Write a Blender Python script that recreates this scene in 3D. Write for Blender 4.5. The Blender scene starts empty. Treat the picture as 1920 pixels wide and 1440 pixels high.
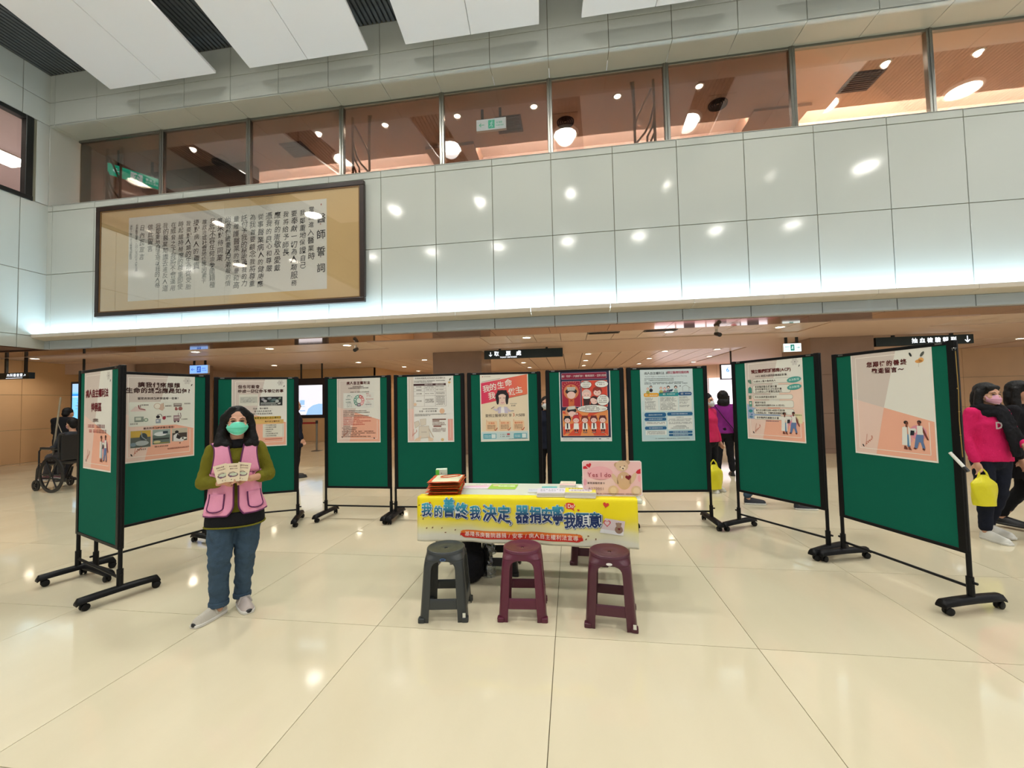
import bpy, bmesh, math, random
from math import sin, cos, pi, radians, sqrt, atan2
from mathutils import Vector, Matrix
random.seed(7)
C = bpy.context.scene.collection
SC = bpy.context.scene

# ------------------------------------------------------------------ camera
CAMZ = 1.506
cam_d = bpy.data.cameras.new('camera'); cam = bpy.data.objects.new('camera', cam_d); C.objects.link(cam)
cam_d.sensor_width = 36.0; cam_d.lens = 765.57/1920*36.0; cam_d.clip_end = 100; cam_d.clip_start = .05
_r = (0.98954872, 0.14261022, -0.02134598); _u = (0.02669992, -0.03573477, 0.99900457); _f = (-0.14170547, 0.98913364, 0.03916898)
cam.matrix_world = Matrix(((_r[0], _u[0], -_f[0], 0), (_r[1], _u[1], -_f[1], 0), (_r[2], _u[2], -_f[2], CAMZ), (0, 0, 0, 1)))
SC.camera = cam

# ------------------------------------------------------------------ world, exposure
W = bpy.data.worlds.new('world'); SC.world = W; W.use_nodes = True
W.node_tree.nodes['Background'].inputs[0].default_value = (1.0, 1.0, 1.0, 1)
W.node_tree.nodes['Background'].inputs[1].default_value = 0.28
vs = SC.view_settings; vs.view_transform = 'Standard'; vs.look = 'None'; vs.gamma = 1; vs.use_curve_mapping = False
vs.exposure = 0.9
LAMP_E = 30.0        # big hall lamps, glow of the bulb
HALL_W = 225.0       # their reflectors throw the light down
DOWN_W = 24.0        # downlights under the gallery
GAL_W = 8.5         # gallery downlights

def area(name, loc, rot, sx, sy, power, col):
    d = bpy.data.lights.new(name, 'AREA'); d.shape = 'RECTANGLE'; d.size = sx; d.size_y = sy; d.energy = power; d.color = col
    o = bpy.data.objects.new(name, d); o.location = loc; o.rotation_euler = rot; C.objects.link(o); return o
# ------------------------------------------------------------------ helpers
_mats = {}
def mat(name, col, rough=.5, metal=0, emit=0, ecol=None, spec=.5, bump=0, bscale=40, var=0, vscale=3, coat=0, alpha=1):
    if name in _mats: return _mats[name]
    m = bpy.data.materials.new(name); m.use_nodes = True; nt = m.node_tree; b = nt.nodes['Principled BSDF']
    b.inputs['Base Color'].default_value = (*col, 1); b.inputs['Roughness'].default_value = rough; b.inputs['Metallic'].default_value = metal
    b.inputs['Specular IOR Level'].default_value = spec; b.inputs['Coat Weight'].default_value = coat; b.inputs['Alpha'].default_value = alpha
    b.inputs['Coat Roughness'].default_value = .04
    if emit:
        b.inputs['Emission Color'].default_value = (*(ecol or col), 1); b.inputs['Emission Strength'].default_value = emit
    if bump or var:
        tc = nt.nodes.new('ShaderNodeTexCoord'); n = nt.nodes.new('ShaderNodeTexNoise'); n.inputs['Detail'].default_value = 3
        nt.links.new(tc.outputs['Object'], n.inputs['Vector'])
        if var:
            n.inputs['Scale'].default_value = vscale
            mx = nt.nodes.new('ShaderNodeMix'); mx.data_type = 'RGBA'
            mx.inputs[6].default_value = (*[c*(1-var) for c in col], 1); mx.inputs[7].default_value = (*[min(1, c*(1+var)) for c in col], 1)
            nt.links.new(n.outputs['Fac'], mx.inputs[0]); nt.links.new(mx.outputs[2], b.inputs['Base Color'])
        if bump:
            n2 = nt.nodes.new('ShaderNodeTexNoise'); n2.inputs['Scale'].default_value = bscale; n2.inputs['Detail'].default_value = 3
            nt.links.new(tc.outputs['Object'], n2.inputs['Vector'])
            bp = nt.nodes.new('ShaderNodeBump'); bp.inputs['Strength'].default_value = bump; bp.inputs['Distance'].default_value = .01
            nt.links.new(n2.outputs['Fac'], bp.inputs['Height']); nt.links.new(bp.outputs[0], b.inputs['Normal'])
    _mats[name] = m; return m
def srgb(r, g, b):
    f = lambda c: (c/255/12.92) if c/255 <= .04045 else ((c/255+.055)/1.055)**2.4
    return (f(r), f(g), f(b))
def ink(r, g, b):
    return mat('print_%d_%d_%d' % (r, g, b), srgb(r, g, b), .55)

class MB:
    def __init__(s): s.v = []; s.f = []; s.m = []; s.M = Matrix.Identity(4)
    def add(s, vs, fs, mi=0):
        k = len(s.v); M = s.M; s.v += [tuple(M @ Vector(p)) for p in vs]; s.f += [tuple(i+k for i in f) for f in fs]; s.m += [mi]*len(fs); return s
    def bx(s, x0, x1, y0, y1, z0, z1, mi=0):
        return s.add([(x0,y0,z0),(x1,y0,z0),(x1,y1,z0),(x0,y1,z0),(x0,y0,z1),(x1,y0,z1),(x1,y1,z1),(x0,y1,z1)],
                     [(0,3,2,1),(4,5,6,7),(0,1,5,4),(1,2,6,5),(2,3,7,6),(3,0,4,7)], mi)
    def box(s, c, d, mi=0): return s.bx(c[0]-d[0]/2, c[0]+d[0]/2, c[1]-d[1]/2, c[1]+d[1]/2, c[2]-d[2]/2, c[2]+d[2]/2, mi)
    def tube(s, pts, r, n=8, mi=0, flat=1.0):
        pts = [Vector(p) for p in pts]; R = r if isinstance(r, (list, tuple)) else [r]*len(pts); rings = []
        up = None
        for i, p in enumerate(pts):
            a = pts[max(0, i-1)]; b = pts[min(len(pts)-1, i+1)]; d = (b-a).normalized()
            if up is None: up = Vector((0,0,1)) if abs(d.z) < .9 else Vector((0,1,0))
            x = d.cross(up).normalized(); y = x.cross(d).normalized(); up = y
            rings.append([p + (x*cos(2*pi*k/n) + y*sin(2*pi*k/n)*flat)*R[i] for k in range(n)])
        vs = [q for g in rings for q in g]; fs = []
        for i in range(len(pts)-1):
            for k in range(n): fs.append((i*n+k, i*n+(k+1) % n, (i+1)*n+(k+1) % n, (i+1)*n+k))
        fs.append(tuple(range(n-1, -1, -1))); fs.append(tuple((len(pts)-1)*n+k for k in range(n)))
        return s.add(vs, fs, mi)
    def lathe(s, prof, c=(0,0,0), n=24, mi=0, axis='z', closed=False):
        vs = []; fs = []
        for (r, z) in prof:
            for k in range(n):
                a = 2*pi*k/n
                p = {'z': (r*cos(a), r*sin(a), z), 'x': (z, r*cos(a), r*sin(a)), 'y': (r*cos(a), z, r*sin(a))}[axis]
                vs.append((p[0]+c[0], p[1]+c[1], p[2]+c[2]))
        L = len(prof)
        for i in range(L-1 if not closed else L):
            j = (i+1) % L
            for k in range(n): fs.append((i*n+k, i*n+(k+1) % n, j*n+(k+1) % n, j*n+k))
        if not closed:
            if prof[0][0] > 1e-6: fs.append(tuple(range(n-1, -1, -1)))
            if prof[-1][0] > 1e-6: fs.append(tuple((L-1)*n+k for k in range(n)))
        return s.add(vs, fs, mi)
    def prism(s, poly, d0, d1, ax='y', mi=0):   # poly in the other two axes
        n = len(poly); P = {'y': lambda a, b, d: (a, d, b), 'z': lambda a, b, d: (a, b, d), 'x': lambda a, b, d: (d, a, b)}[ax]
        vs = [P(a, b, d0) for a, b in poly]+[P(a, b, d1) for a, b in poly]
        fs = [tuple(range(n)), tuple(range(2*n-1, n-1, -1))]+[(k, n+k, n+(k+1) % n, (k+1) % n) for k in range(n)]
        return s.add(vs, fs, mi)
    def grid(s, fn, nu, nv, mi=0, hole=None):
        vs = [fn(i/nu, j/nv) for j in range(nv+1) for i in range(nu+1)]
        fs = [(j*(nu+1)+i, j*(nu+1)+i+1, (j+1)*(nu+1)+i+1, (j+1)*(nu+1)+i) for j in range(nv) for i in range(nu) if not (hole and hole(i, j))]
        return s.add(vs, fs, mi)
    def mesh(s, name, mats, smooth=False):
        me = bpy.data.meshes.new(name); me.from_pydata(s.v, [], s.f)
        for m in (mats if isinstance(mats, (list, tuple)) else [mats]): me.materials.append(m)
        me.polygons.foreach_set('material_index', s.m)
        bm = bmesh.new(); bm.from_mesh(me); bmesh.ops.recalc_face_normals(bm, faces=bm.faces); bm.to_mesh(me); bm.free()
        if smooth:
            me.shade_smooth()
            try: me.set_sharp_from_angle(angle=radians(35 if smooth is True else smooth))
            except Exception: pass
        me.update(); return me
    def build(s, name, mats, parent=None, smooth=False, bevel=0, solid=0, segs=2):
        me = s.mesh(name, mats, smooth); return obj(name, me, parent, bevel, solid, segs)
def obj(name, me, parent=None, bevel=0, solid=0, segs=2):
    o = bpy.data.objects.new(name, me); C.objects.link(o)
    if parent: o.parent = parent
    if solid:
        q = o.modifiers.new('s', 'SOLIDIFY'); q.thickness = solid; q.offset = 0
    if bevel:
        q = o.modifiers.new('b', 'BEVEL'); q.width = bevel; q.segments = segs; q.limit_method = 'ANGLE'; q.angle_limit = radians(40)
    return o
def thing(name, label, cat, loc=(0,0,0), rz=0, group=None):
    o = bpy.data.objects.new(name, None); C.objects.link(o); o.empty_display_size = .1
    o.location = loc; o.rotation_euler = (0, 0, rz); return tag(o, label, cat, group)
def tag(o, label, cat, group=None):
    o['label'] = label; o['category'] = cat
    if group: o['group'] = group
    return o
def struct(o): o['kind'] = 'structure'; return o
def stuff(o): o['kind'] = 'stuff'; return o
def copy_tree(o, parent=None):
    c = o.copy(); C.objects.link(c)
    if parent: c.parent = parent
    for ch in list(o.children): copy_tree(ch, c)
    return c
ORD = ['leftmost','second','third','fourth','fifth','sixth','seventh','eighth','ninth','tenth']

# ------------------------------------------------------------------ glyph cache for flat lettering
_gl = {}
_tmp = None
_em = None
def glyph(ch, bold):
    k = (ch, bold)
    if k in _gl: return _gl[k]
    global _tmp
    if _tmp is None: _tmp = bpy.data.scenes.new('glyph_scratch')
    cu = bpy.data.curves.new('t', 'FONT'); cu.body = ch; cu.size = 1; bold = min(bold, .04)*.4; cu.resolution_u = 2 if ord(ch[0]) < 256 else 1; cu.offset = bold; cu.fill_mode = 'FRONT'
    ob = bpy.data.objects.new('t', cu); _tmp.collection.objects.link(ob)
    _tmp.view_layers[0].update(); me = bpy.data.meshes.new_from_object(ob.evaluated_get(_tmp.view_layers[0].depsgraph))
    vs = [(v.co.x, v.co.y) for v in me.vertices]; fs = [tuple(p.vertices) for p in me.polygons]
    bpy.data.objects.remove(ob); bpy.data.curves.remove(cu); bpy.data.meshes.remove(me)
    w = max([v[0] for v in vs]) if vs else .3
    _gl[k] = (vs, fs, w); return _gl[k]
def em():
    global _em
    if _em is None:
        vs, fs, w = glyph('國', 0); xs = [v[0] for v in vs]; ys = [v[1] for v in vs]
        _em = ((max(xs)-min(xs))/.86, (min(xs)+max(xs))/2, (min(ys)+max(ys))/2)
    return _em
class Canvas:
    """flat print: x to the right, z up, faces -Y; every item a hair in front of the last layer"""
    def __init__(s, w, h, x0=None, z0=0, y=0, step=.0005):
        s.w = w; s.h = h; s.x0 = -w/2 if x0 is None else x0; s.z0 = z0; s.y = y; s.step = step; s.parts = {}; s.cur = 'artwork'; s.k = 1; s.warp = None; s.cut = 0
    def part(s, n): s.cur = n; return s
    def P(s, x, y, lift=0):     # x right, y down from top, in 0..1
        X = s.x0+x*s.w; Z = s.z0+s.h*(1-y); Y = s.y-s.step*(s.k+lift)
        return (X, Y, Z)
    def _add(s, pts, faces, col):
        mb, mats = s.parts.setdefault(s.cur, (MB(), []))
        m = ink(*col) if not isinstance(col, bpy.types.Material) else col
        if m not in mats: mats.append(m)
        mb.add(pts, faces, mats.index(m))
    def poly(s, pts, col, lift=0): s._add([s.P(a, b, lift) for a, b in pts], [tuple(range(len(pts)))], col)
    def rect(s, x0, y0, x1, y1, col, lift=0): s.poly([(x0,y1),(x1,y1),(x1,y0),(x0,y0)], col, lift)
    def frame(s, x0, y0, x1, y1, t, col, lift=0):
        ty = t*s.w/s.h
        s.rect(x0,y0,x1,y0+ty,col,lift); s.rect(x0,y1-ty,x1,y1,col,lift); s.rect(x0,y0,x0+t,y1,col,lift); s.rect(x1-t,y0,x1,y1,col,lift)
    def rrect(s, x0, y0, x1, y1, r, col, lift=0):
        ry = r*s.w/s.h; pts = []
        for cx, cy, a0 in ((x1-r,y0+ry,-90),(x1-r,y1-ry,0),(x0+r,y1-ry,90),(x0+r,y0+ry,180)):
            for q in range(0, 91, 18): a = radians(a0+q); pts.append((cx+r*cos(a), cy+ry*sin(a)))
        s.poly(pts[::-1], col, lift)
    def ell(s, cx, cy, rx, ry, col, lift=0, n=20, rot=0):
        k = s.w/s.h; pts = []
        for i in range(n):
            a = -2*pi*i/n; u = rx*cos(a); v = ry*sin(a)
            pts.append((cx+u*cos(rot)-v*sin(rot), cy+(u*sin(rot)+v*cos(rot))*k))
        s.poly(pts, col, lift)
    def circ(s, cx, cy, r, col, lift=0): s.ell(cx, cy, r, r, col, lift)
    def line(s, pts, t, col, lift=0):
        k = s.w/s.h
        for (a, b), (c, d) in zip(pts, pts[1:]):
            dx = c-a; dy = (d-b)/k; L = sqrt(dx*dx+dy*dy) or 1e-9; nx = -dy/L*t/2; ny = dx/L*t/2*k
            s.poly([(a-nx,b-ny),(c-nx,d-ny),(c+nx,d+ny),(a+nx,b+ny)], col, lift)
    def text(s, st, x, y, size, col, bold=0.0, align='l', sp=1.0, rot=0, lift=1, vert=False, slant=0, jit=0, hs=1.0):
        """size = glyph height as a share of the width; (x, y) = centre line of the row"""
        e, ex, ey = em(); k = s.w/s.h
        adv = []
        for ch in st:
            if ord(ch) < 0x2000: adv.append(.32 if ch == ' ' else min(.75, glyph(ch, 0)[2]/e+.09))
            else: adv.append(1.0)
        tot = sum(a*sp for a in adv)*size*hs
        cx = 0 if align == 'l' or vert else (-tot/2 if align == 'c' else -tot)
        cy = 0
        for ch, a in zip(st, adv):
            if ch != ' ':
                vs, fs, w = glyph(ch, bold); cjk = ord(ch) >= 0x2000
                jx = random.uniform(-jit, jit); jr = random.uniform(-jit, jit)*1.5; js = 1+random.uniform(-jit, jit)*2
                pts = []
                for (gx, gy) in vs:
                    u = ((gx-(ex if cjk else w/2))/e)*size*hs*js; v = ((gy-ey)/e)*size*js
                    u, v = u*cos(jr)-v*sin(jr), u*sin(jr)+v*cos(jr); u += v*slant
                    px = cx+(a*sp*size*hs/2 if not vert else 0)+u+jx*size*(1 if vert else 0); py = -v+cy
                    qx = px*cos(rot)-py*sin(rot); qy = px*sin(rot)+py*cos(rot)
                    pts.append(s.P(x+qx, y+qy*k, lift))
                s._add(pts, fs, col)
                if bold >= .04:
                    d = size*.016
                    for ox, oy in ((d,0),(-d,0),(0,d),(0,-d)): s._add([(p[0]+ox*s.w, p[1], p[2]+oy*s.w) for p in pts], fs, col)
            if vert: cy += sp*size*(1+random.uniform(-jit, jit))
            else: cx += a*sp*size*hs
    def scribble(s, x0, x1, y, size, col, lift=1, gap=.12, rnd=True):
        """a row of print too small to read: short blocks"""
        x = x0; k = s.w/s.h
        while x < x1-size*.5:
            w = size*random.uniform(.55, .9)
            if random.random() > gap:
                for dz in (-.36, -.02, .3): s.rect(x, y+(dz-.09)*size*k, x+w, y+(dz+.09)*size*k, col, lift)
                if random.random() < .6: s.rect(x+w*.42, y-.4*size*k, x+w*.58, y+.4*size*k, col, lift)
            x += size
    def build(s, parent):
        out = []
        for n, (mb, mats) in s.parts.items():
            o = mb.build(n, mats, parent); out.append(o)
            if s.warp:
                bm = bmesh.new(); bm.from_mesh(o.data)
                if s.cut:
                    for ax in (0, 2):
                        L = s.w if ax == 0 else s.h; q = (s.x0 if ax == 0 else s.z0)+s.cut
                        while q < (s.x0 if ax == 0 else s.z0)+L:
                            co = [0,0,0]; no = [0,0,0]; co[ax] = q; no[ax] = 1
                            bmesh.ops.bisect_plane(bm, geom=bm.verts[:]+bm.edges[:]+bm.faces[:], plane_co=co, plane_no=no, dist=1e-6); q += s.cut
                for v in bm.verts: v.co = Vector(s.warp(v.co.x, v.co.y, v.co.z))
                bm.to_mesh(o.data); bm.free()
        return out
# ------------------------------------------------------------------ materials of the hall
def m_glass(name, tint, gl=.12):
    m = bpy.data.materials.new(name); m.use_nodes = True; nt = m.node_tree; nt.nodes.clear()
    o = nt.nodes.new('ShaderNodeOutputMaterial'); t = nt.nodes.new('ShaderNodeBsdfTransparent'); g = nt.nodes.new('ShaderNodeBsdfGlossy'); mx = nt.nodes.new('ShaderNodeMixShader')
    t.inputs[0].default_value = (*tint, 1); g.inputs[0].default_value = (1,1,1,1); g.inputs['Roughness'].default_value = .02
    lw = nt.nodes.new('ShaderNodeLayerWeight'); lw.inputs[0].default_value = .3
    mm = nt.nodes.new('ShaderNodeMath'); mm.operation = 'MULTIPLY_ADD'; mm.inputs[1].default_value = .5; mm.inputs[2].default_value = gl
    nt.links.new(lw.outputs['Fresnel'], mm.inputs[0]); nt.links.new(mm.outputs[0], mx.inputs[0]); nt.links.new(t.outputs[0], mx.inputs[1]); nt.links.new(g.outputs[0], mx.inputs[2]); nt.links.new(mx.outputs[0], o.inputs[0])
    return m
M_PANEL = mat('enamel_wall_panel', srgb(188, 193, 186), .09, spec=.55)
M_JOINT = mat('panel_joint', srgb(128, 124, 105), .7)
M_METAL = mat('brushed_steel', (.26,.26,.24), .28, 1)
M_DKMETAL = mat('dark_frame_metal', (.03,.032,.03), .35, .5)
M_FASCIA = mat('fascia_panel', srgb(198, 204, 198), .2)
M_WHITE = mat('white_panel', srgb(238, 234, 230), .5)
M_SLAT = mat('ceiling_slat', srgb(92, 95, 95), .4, .3)
M_DARK = mat('void_dark', (.02,.02,.02), .8)
M_CREAM = mat('cream_ceiling', srgb(222, 196, 178), .55)
M_CTILE = mat('ceiling_tile', srgb(228, 206, 190), .35)
M_MIRROR = mat('polished_soffit', srgb(196, 170, 158), .06, .8)
M_WOODWALL = mat('orange_marble_wall', srgb(222, 184, 138), .3, var=.12, vscale=1.2)
M_PILLAR = mat('brown_marble', srgb(150, 124, 106), .25, var=.18, vscale=2.5)
M_GALC = mat('gallery_ceiling', srgb(198, 164, 144), .6)
M_GALW = mat('gallery_wall', srgb(232, 212, 200), .6)
M_BLACK = mat('black_plastic', (.012,.012,.014), .4)
M_LAMP = mat('lamp_glow', (1,1,1), .5, emit=LAMP_E, ecol=(1,.97,.9))
M_DOWN = mat('downlight_glow', (1,1,1), .5, emit=14, ecol=(1,.86,.66))
M_GDOWN = mat('gallery_downlight_glow', (1,1,1), .5, emit=14, ecol=(1,.88,.74))
M_RING = mat('lamp_ring', srgb(225, 220, 210), .3)
def tile_mat():
    m = mat('polished_floor_tile', srgb(217, 205, 166), .07, spec=.5)
    nt = m.node_tree; b = nt.nodes['Principled BSDF']
    tc = nt.nodes.new('ShaderNodeTexCoord'); n = nt.nodes.new('ShaderNodeTexNoise'); n.inputs['Scale'].default_value = 2.2; n.inputs['Detail'].default_value = 5
    mp = nt.nodes.new('ShaderNodeMapping'); mp.inputs['Scale'].default_value = (1, .35, 1); oi = nt.nodes.new('ShaderNodeObjectInfo')
    nt.links.new(tc.outputs['Object'], mp.inputs[0]); nt.links.new(mp.outputs[0], n.inputs['Vector'])
    cr = nt.nodes.new('ShaderNodeMix'); cr.data_type = 'RGBA'; cr.inputs[6].default_value = (*srgb(204,194,164),1); cr.inputs[7].default_value = (*srgb(222,212,184),1)
    nt.links.new(n.outputs['Fac'], cr.inputs[0])
    hs = nt.nodes.new('ShaderNodeHueSaturation'); ml = nt.nodes.new('ShaderNodeMath'); ml.operation = 'MULTIPLY_ADD'; ml.inputs[1].default_value = .07; ml.inputs[2].default_value = .96
    nt.links.new(oi.outputs['Random'], ml.inputs[0]); nt.links.new(ml.outputs[0], hs.inputs['Value']); nt.links.new(cr.outputs[2], hs.inputs['Color']); nt.links.new(hs.outputs[0], b.inputs['Base Color'])
    nz = nt.nodes.new('ShaderNodeTexNoise'); nz.inputs['Scale'].default_value = 1.1; nz.inputs['Detail'].default_value = 1
    nt.links.new(tc.outputs['Object'], nz.inputs['Vector']); bp = nt.nodes.new('ShaderNodeBump'); bp.inputs['Strength'].default_value = .05; bp.inputs['Distance'].default_value = .02
    nt.links.new(nz.outputs['Fac'], bp.inputs['Height']); nt.links.new(bp.outputs[0], b.inputs['Normal'])
    return m
M_TILE = tile_mat()
M_GROUT = mat('floor_grout', srgb(110, 96, 66), .7)

# ------------------------------------------------------------------ floor
YW = 8.03; YG = 8.62; XL = -12.42; XR = 13.0; ZW = 6.44; ZF = 8.42; ZC = 9.69
floor = struct(MB().bx(-18, 18, -9, 21, -.10, -.012).build('floor', M_GROUT))
TX0, TY0, TP = -.137, 2.66, 1.2
tile_me = MB().bx(-TP/2+.002, TP/2-.002, -TP/2+.002, TP/2-.002, -.012, 0).mesh('floor_tile', M_TILE)
far = MB(); cnt = 0
for i in range(-15, 15):
    for j in range(-10, 16):
        cx = TX0+(i+.5)*TP; cy = TY0+(j+.5)*TP
        if -1 <= j <= 5 and cy > .2 and -1.6*cy-1.5 < cx < 1.05*cy+1.6 and cx > -15.5:
            o = obj('floor_tile', tile_me, floor); o.location = (cx, cy, 0); cnt += 1
        else: far.bx(cx-TP/2+.002, cx+TP/2-.002, cy-TP/2+.002, cy+TP/2-.002, -.012, 0)
stuff(far.build('floor_tiling', M_TILE, floor))

# ------------------------------------------------------------------ back wall of the hall (upper part, over the open ground floor)
wall = struct(MB().bx(XL-.3, XR, YW+.012, YG+.02, 3.10, ZW-.02).build('wall_back', M_JOINT))
def panel_row(z0, z1, y, y1, par, m, name='wall_panel', g=.006, x0=XL, x1=XR, off=-.272, pitch=1.2):
    k0 = int(math.floor((x0-off)/pitch)); x = off+k0*pitch
    while x < x1:
        a = max(x, x0); b = min(x+pitch, x1)
        if b-a > .05: MB().bx(a+g, b-g, y, y1, z0+g, z1-g).build(name, m, par, bevel=.004, segs=1)
        x += pitch
panel_row(3.24, 4.752, YW-.006, YW+.02, wall, M_PANEL)
panel_row(4.752, 6.285, YW-.006, YW+.02, wall, M_PANEL)
panel_row(6.285, ZW, YW-.006, YW+.02, wall, M_PANEL)
for k in range(-11, 12):
    a = max(XL, -.272+k*1.2); b = min(XR, a+1.2 if a > XL else -.272+(k+1)*1.2)
    if b > a: MB().prism([(YW-.006, ZW-.02), (YW-.006, ZW), (YG-.05, ZW+.05), (YG-.05, ZW-.02)], a+.005, b-.005, 'x').build('sill_panel', M_PANEL, wall)
# white band, lit cove ledge
panel_row(2.943, 3.15, YW-.01, YW+.10, wall, mat('band_panel', srgb(176, 186, 190), .3), 'band_panel')
cove = struct(MB().bx(XL, XR, YW+.0, YW+.02, 3.15, 3.26).build('trim_1', M_JOINT))
x = XL-.3; k = 0
while x < XR:
    x1 = min(x+1.5, XR)
    MB().prism([(YW-.012, 3.15), (YW-.012, 3.175), (7.82, 3.215), (7.80, 3.275), (7.775, 3.275), (7.775, 3.20), (7.80, 3.185)], x+.003, x1-.003, 'x').build('ledge_panel', mat('ledge_panel', srgb(205, 196, 180), .4), cove)
    x = x1
led = MB().bx(XL+.02, XR, 7.86, 7.93, 3.225, 3.24).build('cove_light_strip', mat('cove_led', (1,1,1), .5, emit=23.0, ecol=(.54,.78,1)), cove)
# fascia above the gallery windows
fas = struct(MB().bx(XL, XR, YW+.012, YW+.3, ZF+.01, ZC+.1).build('wall_upper', M_JOINT))
panel_row(ZF, 9.0, YW-.006, YW+.02, fas, M_FASCIA, 'fascia_panel')
panel_row(9.0, ZC, YW-.006, YW+.02, fas, M_FASCIA, 'fascia_panel')
panel_row(0, 1, 0, 1, fas, M_FASCIA) if False else None
k0 = -11
for k in range(-11, 12):
    a = max(XL, -.272+k*1.2); b = min(XR, -.272+(k+1)*1.2)
    if b-a > .05: MB().bx(a+.005, b-.005, YW-.006, YG+.04, ZF-.012, ZF+.02).build('soffit_panel', M_FASCIA, fas)

# gallery windows: bays between steel mullions
MUL = [-12.36]+[-9.90+2.404*i for i in range(10)]
M_TINT = m_glass('tinted_glass', (.62,.58,.55), .05); M_CLR = m_glass('clear_glass', (.97,.93,.88), .01)
for i in range(len(MUL)-1):
    a, b = MUL[i], MUL[i+1]
    w = struct(MB().bx(a+.045, b-.045, YG-.004, YG+.004, ZW+.03, ZF-.03).build('window_%d' % (i+1), M_CLR if a > 4.4 else M_TINT))
    f = MB(); f.bx(a, b, YG-.04, YG+.04, ZF-.065, ZF-.01); f.bx(a, b, YG-.035, YG+.035, ZW+.0, ZW+.06); f.build('window_frame', M_METAL, w, bevel=.006, segs=1)
    f = MB(); f.bx(b-.055, b+.055, YG-.055, YG+.05, ZW, ZF-.01); f.bx(b-.012, b+.012, YG-.07, YG-.05, ZW, ZF-.01); f.build('mullion', M_METAL, w, bevel=.008, segs=1)

# side wall on the left with its own window band
sw = struct(MB().bx(XL-.35, XL-.012, -9, YW+.3, 3.10, ZW).bx(XL-.35, XL-.012, 7.75, YG+.3, ZW, ZC).bx(XL-.35, XL-.012, -9, YG, ZF+.01, ZC+.1).build('wall_left', M_JOINT))
ys = [YW-.5]+[YW-.5-1.2*i for i in range(1, 9)]
for z0, z1 in ((2.943, 3.24), (3.24, 4.752), (4.752, ZW), (ZF, 9.0), (9.0, ZC)):
    y1 = YW+.05
    for y0 in ys:
        MB().bx(XL-.02, XL+.006, y0+.006, y1-.006, z0+.006, z1-.006).build('wall_panel', M_PANEL if z0 < 8 else M_FASCIA, sw, bevel=.004, segs=1); y1 = y0
MB().bx(XL-.02, XL+.006, 7.80, YW+.0, ZW+.006, ZF-.006).build('wall_panel', M_FASCIA, sw, bevel=.004, segs=1)
MB().bx(XL-.02, XL+.006, YW+.006, YG+.05, ZW+.006, ZF-.006).build('wall_panel', M_FASCIA, sw, bevel=.004, segs=1)
w = struct(MB().bx(XL-.13, XL-.12, -3, 7.66, ZW+.08, ZF-.08).build('window_12', M_CLR))
f = MB(); f.bx(XL-.14, XL+.012, 7.6, 7.74, ZW, ZF); f.bx(XL-.14, XL+.012, -3, 7.6, ZF-.10, ZF); f.bx(XL-.14, XL+.03, -3, 7.74, ZW-.02, ZW+.09); f.bx(XL-.14, XL, 2.4, 2.5, ZW, ZF)
f.build('window_frame', M_DKMETAL, w, bevel=.01, segs=1)
# room seen behind the side window
rm = struct(MB().bx(-18.5, XL-.36, -3, 12, 8.7, 8.8).build('ceiling_side_room', mat('side_room_ceiling', srgb(214, 202, 200), .6)))
struct(MB().bx(-18.6, -18.5, -3, 12, 5.9, 8.8).bx(-18.6, XL-.36, 12, 12.1, 5.9, 8.8).bx(-18.6, XL-.36, -3, 12, 5.8, 5.9).build('wall_side_room', mat('side_room_wall', srgb(210, 198, 194), .6)))
t = thing('ceiling_light', 'long bright fluorescent panel light behind the side window at far left', 'ceiling light', (-15.72, 8.6, 8.66))
MB().bx(-.42, .42, -1.3, 1.0, 0, .04).build('housing', M_RING, t); MB().bx(-.38, .38, -1.26, .96, -.012, 0).build('diffuser', mat('tube_glow', (1,1,1), .5, emit=14, ecol=(.95,.95,1)), t)

# ------------------------------------------------------------------ hall ceiling: slats, hanging white panels, round lamps
hc = struct(MB().bx(XL-.3, XR, -9, YG, ZC+.06, ZC+.15).build('ceiling', mat('plenum_grey', srgb(70,72,72), .7)))
sl = MB(); x = XL+.02; n = 0
while x < XR:
    if x < -3.5 and n < 290: MB().bx(x, x+.065, .5, YW-.01, ZC-.01, ZC+.05).build('slat', M_SLAT, hc); n += 1
    else: sl.bx(x, x+.065, .5, YW-.01, ZC-.01, ZC+.05)
    x += .105
stuff(sl.build('slat_field', M_SLAT, hc))
sl = MB(); x = XL+.02
PD = Vector((-.0731, 1, -.0640))
px = [-10.24, -6.69, -3.148, .394, 3.94]
for i, X in enumerate(px):
    t = thing('hanging_ceiling_panel', 'white sloping ceiling panel hung under the slats, %s from the left' % (['first','second','third','fourth','fifth'][i]), 'ceiling panel', (X, 7.69, 8.80))
    for q in range(2):
        mb = MB(); a, b = (0, 1.36) if q == 0 else (1.37, 2.73)
        e = PD*-8.0
        P = [(a,0,0),(b,0,0),(b+e.x,e.y,e.z),(a+e.x,e.y,e.z)]
        mb.add([(*p[:2], p[2]) for p in P]+[(p[0], p[1], p[2]+.06) for p in P], [(0,1,2,3),(7,6,5,4),(0,4,5,1),(1,5,6,2),(2,6,7,3),(3,7,4,0)])
        mb.build('panel_board', M_WHITE, t, bevel=.006, segs=1)
    for s_ in (1.2, 4.5, 7):
        for xx in (.35, 2.4): p = Vector((xx, 0, .06))-PD*s_; MB().tube([p, (p.x, p.y, ZC-8.80)], .022, 8).build('hanger_rod', M_DKMETAL, t)
def spot(x, y, z, w, col, rad=.06, ang=150, blend=.6):
    d = bpy.data.lights.new('lamp', 'SPOT'); d.energy = w; d.color = col; d.shadow_soft_size = rad; d.spot_size = radians(ang); d.spot_blend = blend
    o = bpy.data.objects.new('downlight_beam', d); o.location = (x, y, z); C.objects.link(o); return o
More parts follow.
